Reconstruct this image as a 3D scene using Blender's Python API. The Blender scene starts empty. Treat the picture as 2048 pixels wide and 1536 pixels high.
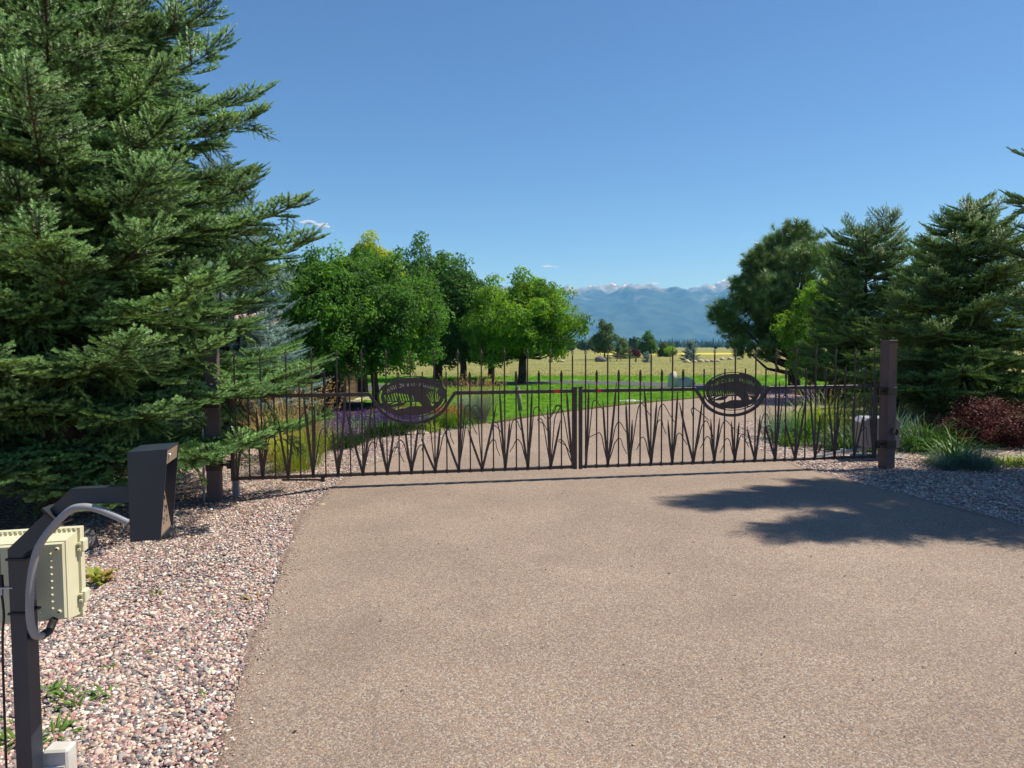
import bpy, math, random
import numpy as np
from math import sin, cos, pi, radians, atan2, sqrt, exp
from mathutils import Vector, Matrix

# ------------------------------------------------------------------ camera, light, exposure
S = bpy.context.scene
COL = S.collection
cam = bpy.data.cameras.new('camera'); cam.sensor_width = 36; cam.lens = 24.96
cam.clip_start = .05; cam.clip_end = 40000
camo = bpy.data.objects.new('camera', cam); COL.objects.link(camo)
camo.location = (0, 0, 1.68); camo.rotation_euler = (radians(90-2.94), radians(.3), 0)
S.camera = camo
SUN_AZ = (1.0, .28)            # where the sun stands, seen from above
SUN_EL = radians(57)
W = bpy.data.worlds.new('World'); S.world = W; W.use_nodes = True
wn = W.node_tree.nodes; wl = W.node_tree.links
sky = wn.new('ShaderNodeTexSky'); sky.sky_type = 'NISHITA'; sky.sun_disc = False
sky.sun_elevation = SUN_EL; sky.sun_rotation = atan2(SUN_AZ[0], SUN_AZ[1])
sky.altitude = 2500; sky.air_density = 1.0; sky.dust_density = .4; sky.ozone_density = 10
bg = wn['Background']; bg.inputs[1].default_value = .108
wl.new(sky.outputs[0], bg.inputs[0])
sun = bpy.data.lights.new('sun', 'SUN'); sun.energy = 5.0; sun.angle = radians(.53); sun.color = (1, .955, .89)
suno = bpy.data.objects.new('sun', sun); COL.objects.link(suno)
_sd = Vector((SUN_AZ[0], SUN_AZ[1], 0)).normalized()*cos(SUN_EL) + Vector((0, 0, sin(SUN_EL)))
suno.rotation_euler = _sd.to_track_quat('Z', 'Y').to_euler(); suno.location = (20, 5, 30)
S.view_settings.view_transform = 'Standard'; S.view_settings.look = 'None'
S.view_settings.exposure = .38; S.view_settings.gamma = 1; S.view_settings.use_curve_mapping = False
S.render.engine = 'CYCLES'
cy = S.cycles
cy.max_bounces = 6; cy.diffuse_bounces = 2; cy.glossy_bounces = 2; cy.transmission_bounces = 4
cy.volume_bounces = 2; cy.transparent_max_bounces = 10; cy.use_denoising = True
cy.sample_clamp_indirect = 6; cy.caustics_reflective = False; cy.caustics_refractive = False

# ------------------------------------------------------------------ helpers
RNG = np.random.default_rng(7)
def U(a, b, n=None): return RNG.uniform(a, b, n)
def lin(r, g, b, k=1.0):
    f = lambda c: (c/255/12.92 if c/255 <= .04045 else ((c/255+.055)/1.055)**2.4)
    return (f(r)*k, f(g)*k, f(b)*k, 1)

def tag(o, label=None, cat=None, group=None, kind=None):
    if label: o['label'] = label
    if cat: o['category'] = cat
    if group: o['group'] = group
    if kind: o['kind'] = kind
    return o
def empty(name, loc=(0, 0, 0), rz=0, label=None, cat=None, group=None):
    o = bpy.data.objects.new(name, None); COL.objects.link(o); o.location = loc
    o.rotation_euler = (0, 0, rz); o.empty_display_size = .1
    return tag(o, label, cat, group)
def mesh_obj(name, V, F, mats, parent=None, smooth=False, mi=None, link=True):
    me = bpy.data.meshes.new(name); me.from_pydata([tuple(v) for v in V], [], [tuple(f) for f in F])
    for m in (mats if isinstance(mats, (list, tuple)) else [mats]): me.materials.append(m)
    if mi is not None: me.polygons.foreach_set('material_index', mi)
    if smooth: me.polygons.foreach_set('use_smooth', [True]*len(me.polygons))
    me.update()
    o = bpy.data.objects.new(name, me)
    if link: COL.objects.link(o)
    if parent: o.parent = parent
    return o
def instance(o, loc=None, rot=None, scale=None, parent=None, name=None):
    c = o.copy(); COL.objects.link(c)
    if loc is not None: c.location = loc
    if rot is not None: c.rotation_euler = rot
    if scale is not None: c.scale = scale
    if parent is not None: c.parent = parent
    return c

class MB:
    def __init__(s): s.v = []; s.f = []; s.m = []
    def add(s, V, F, m=0):
        b = len(s.v); s.v += [tuple(p) for p in V]; s.f += [tuple(i+b for i in f) for f in F]; s.m += [m]*len(F); return s
    def box(s, c, d, R=None, m=0, bev=0):
        x, y, z = d[0]/2, d[1]/2, d[2]/2
        if bev:
            pts = []; 
            for sz in (-1, 1):
                for (sx, sy) in ((-1, -1), (1, -1), (1, 1), (-1, 1)):
                    pts += [Vector((sx*(x-bev), sy*(y-bev), sz*z)), Vector((sx*x, sy*(y-bev), sz*(z-bev))), Vector((sx*(x-bev), sy*y, sz*(z-bev)))]
            import bmesh
            bm = bmesh.new(); [bm.verts.new(p) for p in pts]
            r = bmesh.ops.convex_hull(bm, input=bm.verts); bm.verts.index_update()
            V = [v.co.copy() for v in bm.verts]; F = [[v.index for v in f.verts] for f in bm.faces]; bm.free()
        else:
            V = [Vector((a*x, b*y, e*z)) for e in (-1, 1) for a, b in ((-1, -1), (1, -1), (1, 1), (-1, 1))]
            F = [(3, 2, 1, 0), (4, 5, 6, 7), (0, 1, 5, 4), (1, 2, 6, 5), (2, 3, 7, 6), (3, 0, 4, 7)]
        if R is not None: V = [R @ p for p in V]
        return s.add([p+Vector(c) for p in V], F, m)
    def tube(s, path, r, n=6, up=(0, 0, 1), m=0, caps=True, square=None, roll=0):
        P = [Vector(p) for p in path]; k = len(P)
        rr = r if isinstance(r, (list, tuple, np.ndarray)) else [r]*k
        V = []; F = []; prev = None
        for i in range(k):
            t = (P[min(i+1, k-1)]-P[max(i-1, 0)]).normalized()
            if square and 0 < i < k-1:
                t = ((P[i]-P[i-1]).normalized()+(P[i+1]-P[i]).normalized()).normalized()
            a = Vector(up) if prev is None else prev
            if abs(a.dot(t)) > .95: a = Vector((1, 0, 0)) if abs(t.x) < .9 else Vector((0, 1, 0))
            x = (a - t*a.dot(t)).normalized(); y = t.cross(x); prev = x
            mit = 1
            if square and 0 < i < k-1:
                c = t.dot((P[i]-P[i-1]).normalized()); mit = 1/max(c, .3)
            for j in range(n):
                an = 2*pi*j/n+(pi/4 if square else 0)+roll
                q = x*cos(an)*rr[i]*mit + y*sin(an)*rr[i]
                V.append(P[i]+q)
        for i in range(k-1):
            for j in range(n):
                F.append((i*n+j, i*n+(j+1) % n, (i+1)*n+(j+1) % n, (i+1)*n+j))
        if caps: F += [tuple(range(n-1, -1, -1)), tuple((k-1)*n+j for j in range(n))]
        return s.add(V, F, m)
    def lathe(s, prof, n=12, c=(0, 0, 0), m=0):
        V = [(c[0]+r*cos(2*pi*j/n), c[1]+r*sin(2*pi*j/n), c[2]+z) for r, z in prof for j in range(n)]
        F = [(i*n+j, i*n+(j+1) % n, (i+1)*n+(j+1) % n, (i+1)*n+j) for i in range(len(prof)-1) for j in range(n)]
        F += [tuple(range(n-1, -1, -1)), tuple((len(prof)-1)*n+j for j in range(n))]
        return s.add(V, F, m)
    def prism(s, poly, a, b, m=0):       # poly: list of 3D points, extruded by vector b-a offset
        o = Vector(b)-Vector(a); n = len(poly)
        V = [Vector(p)+Vector(a) for p in poly]; V += [p+o for p in V]
        F = [tuple(range(n-1, -1, -1)), tuple(range(n, 2*n))]+[(i, (i+1) % n, n+(i+1) % n, n+i) for i in range(n)]
        return s.add(V, F, m)
    def build(s, name, mats, parent=None, smooth=False, link=True):
        return mesh_obj(name, s.v, s.f, mats, parent, smooth, s.m, link)

# ------------------------------------------------------------------ materials
def newmat(name):
    m = bpy.data.materials.new(name); m.use_nodes = True
    return m, m.node_tree.nodes, m.node_tree.links, m.node_tree.nodes['Principled BSDF']
def ramp(n, stops, const=False):
    r = n.new('ShaderNodeValToRGB'); e = r.color_ramp
    if const: e.interpolation = 'CONSTANT'
    while len(e.elements) < len(stops): e.elements.new(.5)
    for el, (p, c) in zip(e.elements, stops): el.position = p; el.color = c
    return r
def plain(name, c1, c2=None, scale=6, rough=.55, metal=0, bump=0, bscale=60, spec=.4, detail=4):
    m, n, l, b = newmat(name); c2 = c2 or c1
    tc = n.new('ShaderNodeTexCoord'); no = n.new('ShaderNodeTexNoise'); no.inputs['Scale'].default_value = scale
    no.inputs['Detail'].default_value = detail; l.new(tc.outputs['Object'], no.inputs['Vector'])
    r = ramp(n, [(.35, c1), (.68, c2)]); l.new(no.outputs['Fac'], r.inputs[0]); l.new(r.outputs[0], b.inputs['Base Color'])
    b.inputs['Roughness'].default_value = rough; b.inputs['Metallic'].default_value = metal; b.inputs['Specular IOR Level'].default_value = spec
    if bump:
        nb = n.new('ShaderNodeTexNoise'); nb.inputs['Scale'].default_value = bscale; nb.inputs['Detail'].default_value = 5
        l.new(tc.outputs['Object'], nb.inputs['Vector'])
        bp = n.new('ShaderNodeBump'); bp.inputs['Strength'].default_value = bump; bp.inputs['Distance'].default_value = .02
        l.new(nb.outputs['Fac'], bp.inputs['Height']); l.new(bp.outputs[0], b.inputs['Normal'])
    return m
def leafmat(name, cols, trans=.3, rough=.5, spec=.3, tcol=None):
    """colour differs from sprig to sprig and slowly over the crown; some light passes through"""
    m, n, l, b = newmat(name)
    oi = n.new('ShaderNodeObjectInfo'); k = len(cols)
    r = ramp(n, [(i/max(k-1, 1), c) for i, c in enumerate(cols)]); l.new(oi.outputs['Random'], r.inputs[0])
    g = n.new('ShaderNodeNewGeometry'); no = n.new('ShaderNodeTexNoise'); no.inputs['Scale'].default_value = 1.1
    l.new(g.outputs['Position'], no.inputs['Vector'])
    hs = n.new('ShaderNodeHueSaturation'); l.new(r.outputs[0], hs.inputs['Color'])
    mr = n.new('ShaderNodeMapRange'); mr.inputs['From Min'].default_value = .3; mr.inputs['From Max'].default_value = .7
    mr.inputs['To Min'].default_value = .66; mr.inputs['To Max'].default_value = 1.3
    l.new(no.outputs['Fac'], mr.inputs['Value']); l.new(mr.outputs[0], hs.inputs['Value'])
    l.new(hs.outputs[0], b.inputs['Base Color']); b.inputs['Roughness'].default_value = rough; b.inputs['Specular IOR Level'].default_value = spec
    if trans:
        tr = n.new('ShaderNodeBsdfTranslucent'); mx = n.new('ShaderNodeMixShader'); mx.inputs[0].default_value = trans
        h2 = n.new('ShaderNodeHueSaturation'); h2.inputs['Hue'].default_value = .485; h2.inputs['Saturation'].default_value = 1.1; h2.inputs['Value'].default_value = 1.3
        l.new(hs.outputs[0], h2.inputs['Color']); l.new(h2.outputs[0], tr.inputs['Color'])
        l.new(b.outputs[0], mx.inputs[1]); l.new(tr.outputs[0], mx.inputs[2]); l.new(mx.outputs[0], n['Material Output'].inputs['Surface'])
    return m

PEB = [lin(206, 168, 156), lin(160, 124, 124), lin(226, 205, 182), lin(156, 152, 150), lin(205, 176, 142), lin(112, 108, 112),
       lin(212, 182, 166), lin(180, 128, 112), lin(232, 224, 212), lin(150, 138, 124), lin(196, 152, 142), lin(128, 112, 108)]
PEB = [tuple((.8*c+.2*(sum(p[:3])/3))*.96*q for c, q in zip(p[:3], (1, 1, .97)))+(1,) for p in PEB]
def palette_ramp(n, cols): return ramp(n, [(i/len(cols), c) for i, c in enumerate(cols)], True)
def pebble_mat():
    m, n, l, b = newmat('pebble_stone'); oi = n.new('ShaderNodeObjectInfo')
    r = palette_ramp(n, PEB); l.new(oi.outputs['Random'], r.inputs[0])
    g = n.new('ShaderNodeNewGeometry'); no = n.new('ShaderNodeTexNoise'); no.inputs['Scale'].default_value = 70; l.new(g.outputs['Position'], no.inputs['Vector'])
    hs = n.new('ShaderNodeHueSaturation'); l.new(r.outputs[0], hs.inputs['Color'])
    mr = n.new('ShaderNodeMapRange'); mr.inputs['To Min'].default_value = .7; mr.inputs['To Max'].default_value = 1.3
    l.new(no.outputs['Fac'], mr.inputs['Value']); l.new(mr.outputs[0], hs.inputs['Value']); l.new(hs.outputs[0], b.inputs['Base Color'])
    b.inputs['Roughness'].default_value = .7; b.inputs['Specular IOR Level'].default_value = .3
    return m
def gravel_mat(name, scale, cols, rough=.85, bump=.8, dist=.012, stain=None, stretch=None, mixc=None, mixf=0):
    m, n, l, b = newmat(name); g = n.new('ShaderNodeNewGeometry')
    vo = n.new('ShaderNodeTexVoronoi'); vo.inputs['Scale'].default_value = scale; l.new(g.outputs['Position'], vo.inputs['Vector'])
    sp = n.new('ShaderNodeSeparateColor'); l.new(vo.outputs['Color'], sp.inputs[0])
    r = palette_ramp(n, cols); l.new(sp.outputs[0], r.inputs[0]); out = r.outputs[0]
    # per-stone brightness, large soft dirt, gaps between stones
    no = n.new('ShaderNodeTexNoise'); no.inputs['Scale'].default_value = .55; no.inputs['Detail'].default_value = 6; no.inputs['Roughness'].default_value = .6
    l.new(g.outputs['Position'], no.inputs['Vector'])
    mr = n.new('ShaderNodeMapRange'); mr.inputs['From Min'].default_value = .3; mr.inputs['From Max'].default_value = .72
    mr.inputs['To Min'].default_value = .80 if stain else .9; mr.inputs['To Max'].default_value = 1.13; l.new(no.outputs['Fac'], mr.inputs['Value'])
    hs = n.new('ShaderNodeHueSaturation'); l.new(out, hs.inputs['Color']); l.new(mr.outputs[0], hs.inputs['Value'])
    fac = n.new('ShaderNodeMix'); fac.data_type = 'RGBA'; fac.inputs[0].default_value = mixf
    l.new(hs.outputs[0], fac.inputs[6]); fac.inputs[7].default_value = mixc or (0, 0, 0, 1); out = fac.outputs[2]
    if stain:
        n2 = n.new('ShaderNodeTexNoise'); n2.inputs['Scale'].default_value = .75; n2.inputs['Detail'].default_value = 8; n2.inputs['Distortion'].default_value = 1.2
        l.new(g.outputs['Position'], n2.inputs['Vector'])
        r2 = ramp(n, [(.50, (0, 0, 0, 1)), (.80, (.34, .34, .34, 1))]); l.new(n2.outputs['Fac'], r2.inputs[0])
        mx = n.new('ShaderNodeMix'); mx.data_type = 'RGBA'; l.new(r2.outputs[0], mx.inputs[0]); l.new(out, mx.inputs[6]); mx.inputs[7].default_value = stain; out = mx.outputs[2]
    l.new(out, b.inputs['Base Color']); b.inputs['Roughness'].default_value = rough; b.inputs['Specular IOR Level'].default_value = .25
    bp = n.new('ShaderNodeBump'); bp.inputs['Strength'].default_value = bump; bp.inputs['Distance'].default_value = dist; bp.invert = True
    l.new(vo.outputs['Distance'], bp.inputs['Height']); l.new(bp.outputs[0], b.inputs['Normal'])
    return m
def ground_mat(name, cols, s1=.08, s2=1.5, s3=14, bump=.6, rough=.95, stretch=1):
    m, n, l, b = newmat(name); g = n.new('ShaderNodeNewGeometry'); outs = []
    mp = n.new('ShaderNodeMapping'); mp.inputs['Scale'].default_value = (stretch, 1, 1); l.new(g.outputs['Position'], mp.inputs['Vector'])
    for s, d in ((s1, 6), (s2, 6), (s3, 4)):
        no = n.new('ShaderNodeTexNoise'); no.inputs['Scale'].default_value = s; no.inputs['Detail'].default_value = d; no.inputs['Roughness'].default_value = .65
        l.new(mp.outputs[0], no.inputs['Vector']); outs.append(no)
    a = n.new('ShaderNodeMath'); a.operation = 'ADD'; l.new(outs[0].outputs['Fac'], a.inputs[0]); l.new(outs[1].outputs['Fac'], a.inputs[1])
    a2 = n.new('ShaderNodeMath'); a2.operation = 'ADD'; l.new(a.outputs[0], a2.inputs[0]); l.new(outs[2].outputs['Fac'], a2.inputs[1])
    dv = n.new('ShaderNodeMath'); dv.operation = 'DIVIDE'; dv.inputs[1].default_value = 3; l.new(a2.outputs[0], dv.inputs[0])
    k = len(cols); r = ramp(n, [(.38+.24*i/(k-1), c) for i, c in enumerate(cols)]); l.new(dv.outputs[0], r.inputs[0]); l.new(r.outputs[0], b.inputs['Base Color'])
    b.inputs['Roughness'].default_value = rough; b.inputs['Specular IOR Level'].default_value = .1
    bp = n.new('ShaderNodeBump'); bp.inputs['Strength'].default_value = bump; bp.inputs['Distance'].default_value = .05
    l.new(outs[2].outputs['Fac'], bp.inputs['Height']); l.new(bp.outputs[0], b.inputs['Normal'])
    return m

M = {}
M['bronze'] = plain('dark_bronze_paint', lin(66, 54, 48), lin(76, 62, 55), 9, .5, 0, .05, 200, .45)
M['bronze_dark'] = plain('dark_bronze_strap', lin(50, 38, 31), lin(60, 46, 38), 9, .42, 0, .05, 200, .5)
M['postbrown'] = plain('brown_post_paint', lin(98, 81, 78), lin(106, 88, 85), 6, .55, 0, .05, 150, .35)
M['charcoal'] = plain('charcoal_powder_coat', lin(40, 46, 57), lin(48, 54, 66), 5, .38, 0, .06, 400, .5)
M['steel'] = plain('brushed_steel', lin(150, 140, 130), lin(170, 160, 150), 30, .32, .8)
M['chrome'] = plain('bright_steel', lin(220, 220, 222), None, 5, .15, 1)
M['beige'] = plain('beige_fibreglass', lin(204, 200, 166), lin(212, 208, 178), 4, .5, 0, .03, 300, .4)
M['conduit'] = plain('grey_pvc', lin(138, 138, 142), lin(150, 150, 152), 8, .5)
M['black'] = plain('black_rubber', lin(28, 28, 30), lin(36, 36, 38), 8, .5)
M['whitebox'] = plain('weathered_white_plastic', lin(206, 204, 196), lin(188, 184, 172), 14, .55)
M['opgrey'] = plain('grey_cast_housing', lin(140, 132, 128), lin(150, 143, 138), 6, .5)
M['optop'] = plain('pale_grey_lid', lin(172, 170, 172), None, 6, .4)
M['galv'] = plain('galvanised_steel', lin(160, 170, 180), lin(185, 195, 205), 20, .35, .6)
M['red'] = plain('red_reflective_tape', lin(215, 30, 25), lin(225, 45, 35), 30, .3)
M['bark'] = plain('brown_bark', lin(70, 56, 46), lin(108, 90, 74), 9, .9, 0, .9, 26, .1)
M['bark_grey'] = plain('grey_bark', lin(92, 84, 76), lin(128, 118, 106), 9, .9, 0, .9, 30, .1)
M['twig'] = plain('brown_twig', lin(88, 66, 46), lin(112, 88, 62), 20, .85, spec=.1)
M['oldwood'] = plain('weathered_wood', lin(120, 108, 96), lin(150, 140, 126), 12, .85, 0, .5, 40, .15)
M['siding'] = plain('brown_siding', lin(84, 68, 50), lin(98, 80, 60), 3, .8, 0, .3, 30, .15)
M['trimdark'] = plain('dark_brown_trim', lin(56, 44, 36), lin(66, 52, 42), 3, .7)
M['shingle'] = plain('tan_shingle', lin(176, 150, 134), lin(192, 166, 150), 3, .85)
M['rock'] = plain('tan_boulder', lin(180, 158, 132), lin(206, 186, 160), 3, .9, 0, 1, 12, .15)
M['rock_white'] = plain('white_boulder', lin(190, 184, 172), lin(214, 208, 196), 3, .9, 0, .8, 10, .15)
M['rock_dark'] = plain('dark_boulder', lin(96, 92, 92), lin(128, 122, 118), 3, .9, 0, 1, 12, .15)
M['pebble'] = pebble_mat()
M['gravel'] = gravel_mat('river_gravel', 30, [tuple(c*.8 for c in p[:3])+(1,) for p in PEB], bump=1, dist=.03)
DRV = [lin(186, 160, 140), lin(166, 140, 122), lin(200, 178, 158), lin(148, 126, 114), lin(194, 164, 134), lin(176, 152, 138), lin(214, 198, 182), lin(158, 138, 126), lin(182, 148, 130), lin(130, 118, 112)]
DRV = [(p[0]*.665, p[1]*.69, p[2]*.68, 1) for p in DRV]
M['drive'] = gravel_mat('chip_seal_aggregate', 125, DRV, bump=.55, dist=.006, stain=lin(112, 100, 92), mixc=lin(168, 150, 132, .66), mixf=.15)
M['asphalt'] = gravel_mat('dark_asphalt', 70, [lin(88, 84, 86), lin(76, 73, 76), lin(100, 96, 97), lin(66, 64, 67)], bump=.4, dist=.006)
M['field'] = ground_mat('dry_field_grass', [lin(96, 106, 54), lin(118, 122, 66), lin(146, 138, 86), lin(112, 120, 62)], .06, .5, 5, .8, stretch=.28)
M['lawn'] = ground_mat('lawn_turf', [lin(72, 116, 26), lin(92, 140, 34), lin(112, 154, 46)], .15, 2, 25, .6)
M['mulch'] = ground_mat('dark_bark_mulch', [lin(50, 42, 36), lin(72, 60, 50), lin(100, 84, 70)], 1.2, 8, 45, .9)
M['path'] = plain('pale_concrete', lin(196, 180, 160), lin(208, 194, 174), 2, .85, 0, .2, 60, .2)
M['canola'] = plain('yellow_crop', lin(190, 180, 70), lin(200, 186, 90), .3, .95, spec=.1)

# ------------------------------------------------------------------ scattering (one crown or one gravel layer = one object)
_ng = {}
def scatter_group(srcs):
    key = tuple(o.name for o in srcs)
    if key in _ng: return _ng[key]
    g = bpy.data.node_groups.new('scatter', 'GeometryNodeTree')
    g.interface.new_socket('Geometry', in_out='INPUT', socket_type='NodeSocketGeometry')
    g.interface.new_socket('Geometry', in_out='OUTPUT', socket_type='NodeSocketGeometry')
    n = g.nodes; l = g.links; gi = n.new('NodeGroupInput'); go = n.new('NodeGroupOutput'); jo = n.new('GeometryNodeJoinGeometry')
    def attr(nm, ty):
        a = n.new('GeometryNodeInputNamedAttribute'); a.data_type = ty; a.inputs['Name'].default_value = nm; return a.outputs['Attribute']
    rot = attr('rot', 'FLOAT_VECTOR'); scl = attr('scl', 'FLOAT_VECTOR'); vid = attr('vid', 'INT')
    for i, so in enumerate(srcs):
        oi = n.new('GeometryNodeObjectInfo'); oi.inputs['Object'].default_value = so; oi.inputs['As Instance'].default_value = False
        ip = n.new('GeometryNodeInstanceOnPoints'); cm = n.new('FunctionNodeCompare'); cm.data_type = 'INT'; cm.operation = 'EQUAL'
        l.new(vid, cm.inputs[2]); cm.inputs[3].default_value = i
        l.new(gi.outputs[0], ip.inputs['Points']); l.new(oi.outputs['Geometry'], ip.inputs['Instance']); l.new(cm.outputs[0], ip.inputs['Selection'])
        l.new(rot, ip.inputs['Rotation']); l.new(scl, ip.inputs['Scale']); l.new(ip.outputs[0], jo.inputs[0])
    l.new(jo.outputs[0], go.inputs[0]); _ng[key] = g
    return g
def scatter(name, pts, rot, scl, srcs, parent=None, vid=None):
    pts = np.asarray(pts, dtype=np.float32).reshape(-1, 3); k = len(pts)
    me = bpy.data.meshes.new(name); me.vertices.add(k); me.vertices.foreach_set('co', pts.ravel())
    scl = np.asarray(scl, dtype=np.float32)
    if scl.ndim == 1: scl = np.repeat(scl[:, None], 3, 1)
    if vid is None: vid = RNG.integers(0, len(srcs), k)
    a = me.attributes.new('rot', 'FLOAT_VECTOR', 'POINT'); a.data.foreach_set('vector', np.asarray(rot, dtype=np.float32).ravel())
    a = me.attributes.new('scl', 'FLOAT_VECTOR', 'POINT'); a.data.foreach_set('vector', scl.ravel())
    a = me.attributes.new('vid', 'INT', 'POINT'); a.data.foreach_set('value', np.asarray(vid, dtype=np.int32))
    for m in srcs[0].data.materials: me.materials.append(m)
    me.update()
    o = bpy.data.objects.new(name, me); COL.objects.link(o)
    if parent: o.parent = parent
    md = o.modifiers.new('scatter', 'NODES'); md.node_group = scatter_group(srcs)
    return o
def frames(d, u):
    """euler angles that turn local X to d and local Z to u"""
    d = d/np.maximum(np.linalg.norm(d, axis=1, keepdims=True), 1e-9)
    u = u-d*np.sum(u*d, 1, keepdims=True); u = u/np.maximum(np.linalg.norm(u, axis=1, keepdims=True), 1e-9)
    y = np.cross(u, d)
    return np.stack([np.arctan2(y[:, 2], u[:, 2]), -np.arcsin(np.clip(d[:, 2], -1, 1)), np.arctan2(d[:, 1], d[:, 0])], 1)
def unit(n):
    v = RNG.normal(size=(n, 3)); return v/np.linalg.norm(v, axis=1, keepdims=True)

# ------------------------------------------------------------------ the ground
def sst(a, b, x): t = min(1, max(0, (x-a)/(b-a))); return t*t*(3-2*t)
def hgt(x, y): return -.06-.09*sst(-2.35, -3.5, x)*sst(16, 13, y)
EL = [(-.95, -4), (-1.05, 0), (-1.2, 2.77), (-1.38, 3.64), (-1.73, 5.2), (-2.12, 7.3), (-2.18, 8.36), (-2.14, 9.18), (-2.1, 9.91), (-1.64, 12.0), (-1.23, 13.9), (-.62, 15.3), (.39, 17), (1.61, 18.7), (3.38, 20.7), (5.98, 23.06), (7.6, 24.9)]
ER = [(5.9, -4), (5.5, 2), (5.15, 4.5), (4.75, 6.46), (4.48, 7.65), (4.08, 9.36), (3.95, 10.4), (3.96, 11.6), (4.26, 13.4), (4.62, 14.66), (5.17, 15.8), (6.08, 17.05), (8.41, 19.3), (11, 21.0), (15, 22.6)]
from mathutils import noise as _mn
def nz1(t, k): return _mn.noise(Vector((t, k*7.3, .5)))*1.6
def xl(y): return float(np.interp(y, [p[1] for p in EL], [p[0] for p in EL]))+.018*nz1(y*1.1, 1)+.014*nz1(y*4.3, 2)+.008*nz1(y*13, 3)
def xr(y): return float(np.interp(y, [p[1] for p in ER], [p[0] for p in ER]))+.018*nz1(y*1.1, 5)+.014*nz1(y*4.3, 6)+.008*nz1(y*13, 7)

def strip(name, ys, fa, fb, nx, fz, mat, kind='structure'):
    V = []; F = []
    for y in ys:
        a, b = fa(y), fb(y)
        for i in range(nx+1):
            x = a+(b-a)*i/nx; V.append((x, y, fz(x, y)))
    for j in range(len(ys)-1):
        for i in range(nx): k = j*(nx+1)+i; F.append((k, k+1, k+nx+2, k+nx+1))
    o = mesh_obj(name, V, F, mat, smooth=True)
    return tag(o, kind=kind)
def sheet(name, pts, z, mat, label=None):
    o = mesh_obj(name, [(x, y, z) for x, y in pts], [tuple(range(len(pts)))], mat)
    return tag(o, kind='structure')
# one ground sheet out to the foot of the mountains, finer near the gate
gx = sorted(set([-9000, -3000, -800, -200, -60, -25]+[round(-14+.5*i, 2) for i in range(45)]+[12, 25, 60, 200, 800, 3000, 9000]))
gy = sorted(set([-300, -60, -15]+[round(-4+.5*i, 2) for i in range(43)]+[25, 40, 70, 120, 200, 400, 800, 1600, 3200, 6000, 9500]))
V = [(x, y, hgt(x, y)) for y in gy for x in gx]; n_ = len(gx)
F = [(j*n_+i, j*n_+i+1, (j+1)*n_+i+1, (j+1)*n_+i) for j in range(len(gy)-1) for i in range(n_-1)]
tag(mesh_obj('ground', V, F, M['field'], smooth=True), kind='structure')
sheet('lawn', [(-40, 15.4), (-4.2, 15.2), (-1.7, 15.6), (-.35, 16.5), (.9, 17.7)]+[(x-.05, y) for x, y in EL[13:]]+[(9.2, 26.5), (7.6, 29.4), (5, 31.9), (2.5, 33.7), (.75, 32.9), (-3.2, 31.6), (-6.2, 27.8), (-40, 26)], -.045, M['lawn'])
sheet('lawn', [(-40, 30.3), (-7.5, 32.4), (-3.2, 35.5), (.8, 35.9), (2.8, 36.5), (5.5, 35.4), (8.4, 33.1), (10.7, 29.9), (13, 28.4), (40, 26), (40, 36), (12, 41), (1, 43.5), (-7, 44.5), (-40, 44)], -.0455, M['lawn'])
sheet('road', [(-40, 25.2), (-6.2, 27.5), (-3.2, 31.3), (.75, 32.6), (2.5, 33.4), (5, 31.6), (7.35, 29.2), (8.8, 26.6), (9.6, 25.2), (11, 24.6), (40, 23.4), (40, 26.5), (13, 28.5), (10.7, 30), (8.4, 33.2), (5.5, 35.5), (2.8, 36.6), (.8, 36), (-3.2, 35.6), (-7.45, 32.6), (-40, 30.5)], -.03, M['asphalt'])
sheet('footpath', [(-5.9, 22.2), (-5.0, 22.4), (-4.6, 24.2), (-6.4, 27.6), (-7.4, 27.4), (-5.7, 24.0)], -.036, M['path'])
sheet('mulch_bed', [(-9, 18.2), (-6, 17.6), (-4.1, 17.9), (-3.2, 19.4), (-3.6, 21.5), (-5, 22.8), (-9, 23)], -.040, M['mulch'])
# driveway slab with a lip at both edges
ys = [-4+.25*i for i in range(24)]+[2+.06*i for i in range(150)]+[11+.25*i for i in range(33)]
V = []; F = []
for y in ys:
    a, b = xl(y), xr(y)
    cols = [(a-.05, -.08), (a-.012, -.018), (a, 0)]+[(a+(b-a)*i/8, 0) for i in range(1, 8)]+[(b, 0), (b+.012, -.018), (b+.05, -.08)]
    V += [(x, y, z) for x, z in cols]
nc = 13
F = [(j*nc+i, j*nc+i+1, (j+1)*nc+i+1, (j+1)*nc+i) for j in range(len(ys)-1) for i in range(nc-1)]
b0 = len(V); V += [(xl(19), 19, 0)]
fl = [(xl(19), 19)]+[(xl(19+.5*i), 19+.5*i) for i in range(1, 12)]+[(8.7, 26.7), (9.6, 25.3), (11, 24.7), (15, 24.5), (15, 22.6), (11, 21.0), (xr(19), 19)]
drive = tag(mesh_obj('driveway', V[:-1], F, M['drive'], smooth=False), kind='structure')
sheet('driveway', fl, -.004, M['drive'])
# gravel beds on both sides
yl = [-3+.1*i for i in range(204)]
def bed_left_end(y): return -11 if y < 15 else xl(y)-max(.12, 1.6-1.0*(y-15))
def zbed(x, y): return hgt(x, y)+.025+.012*sin(x*3.3+y*1.7)*sin(y*2.1-x)
strip('gravel_bed', [y for y in yl if y < 16.8], bed_left_end, lambda y: xl(y)-.012, 26, lambda x, y: zbed(x, y) if x < xl(y)-.4 else -.012+(zbed(x, y)+.012)*min(1, (xl(y)-x)/.4), M['gravel'])
strip('gravel_bed', [y for y in yl if y < 17.1], lambda y: xr(y)+.012, lambda y: 13.5, 22, lambda x, y: zbed(x, y) if x > xr(y)+.4 else -.012+(zbed(x, y)+.012)*min(1, (x-xr(y))/.4), M['gravel'])

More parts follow.
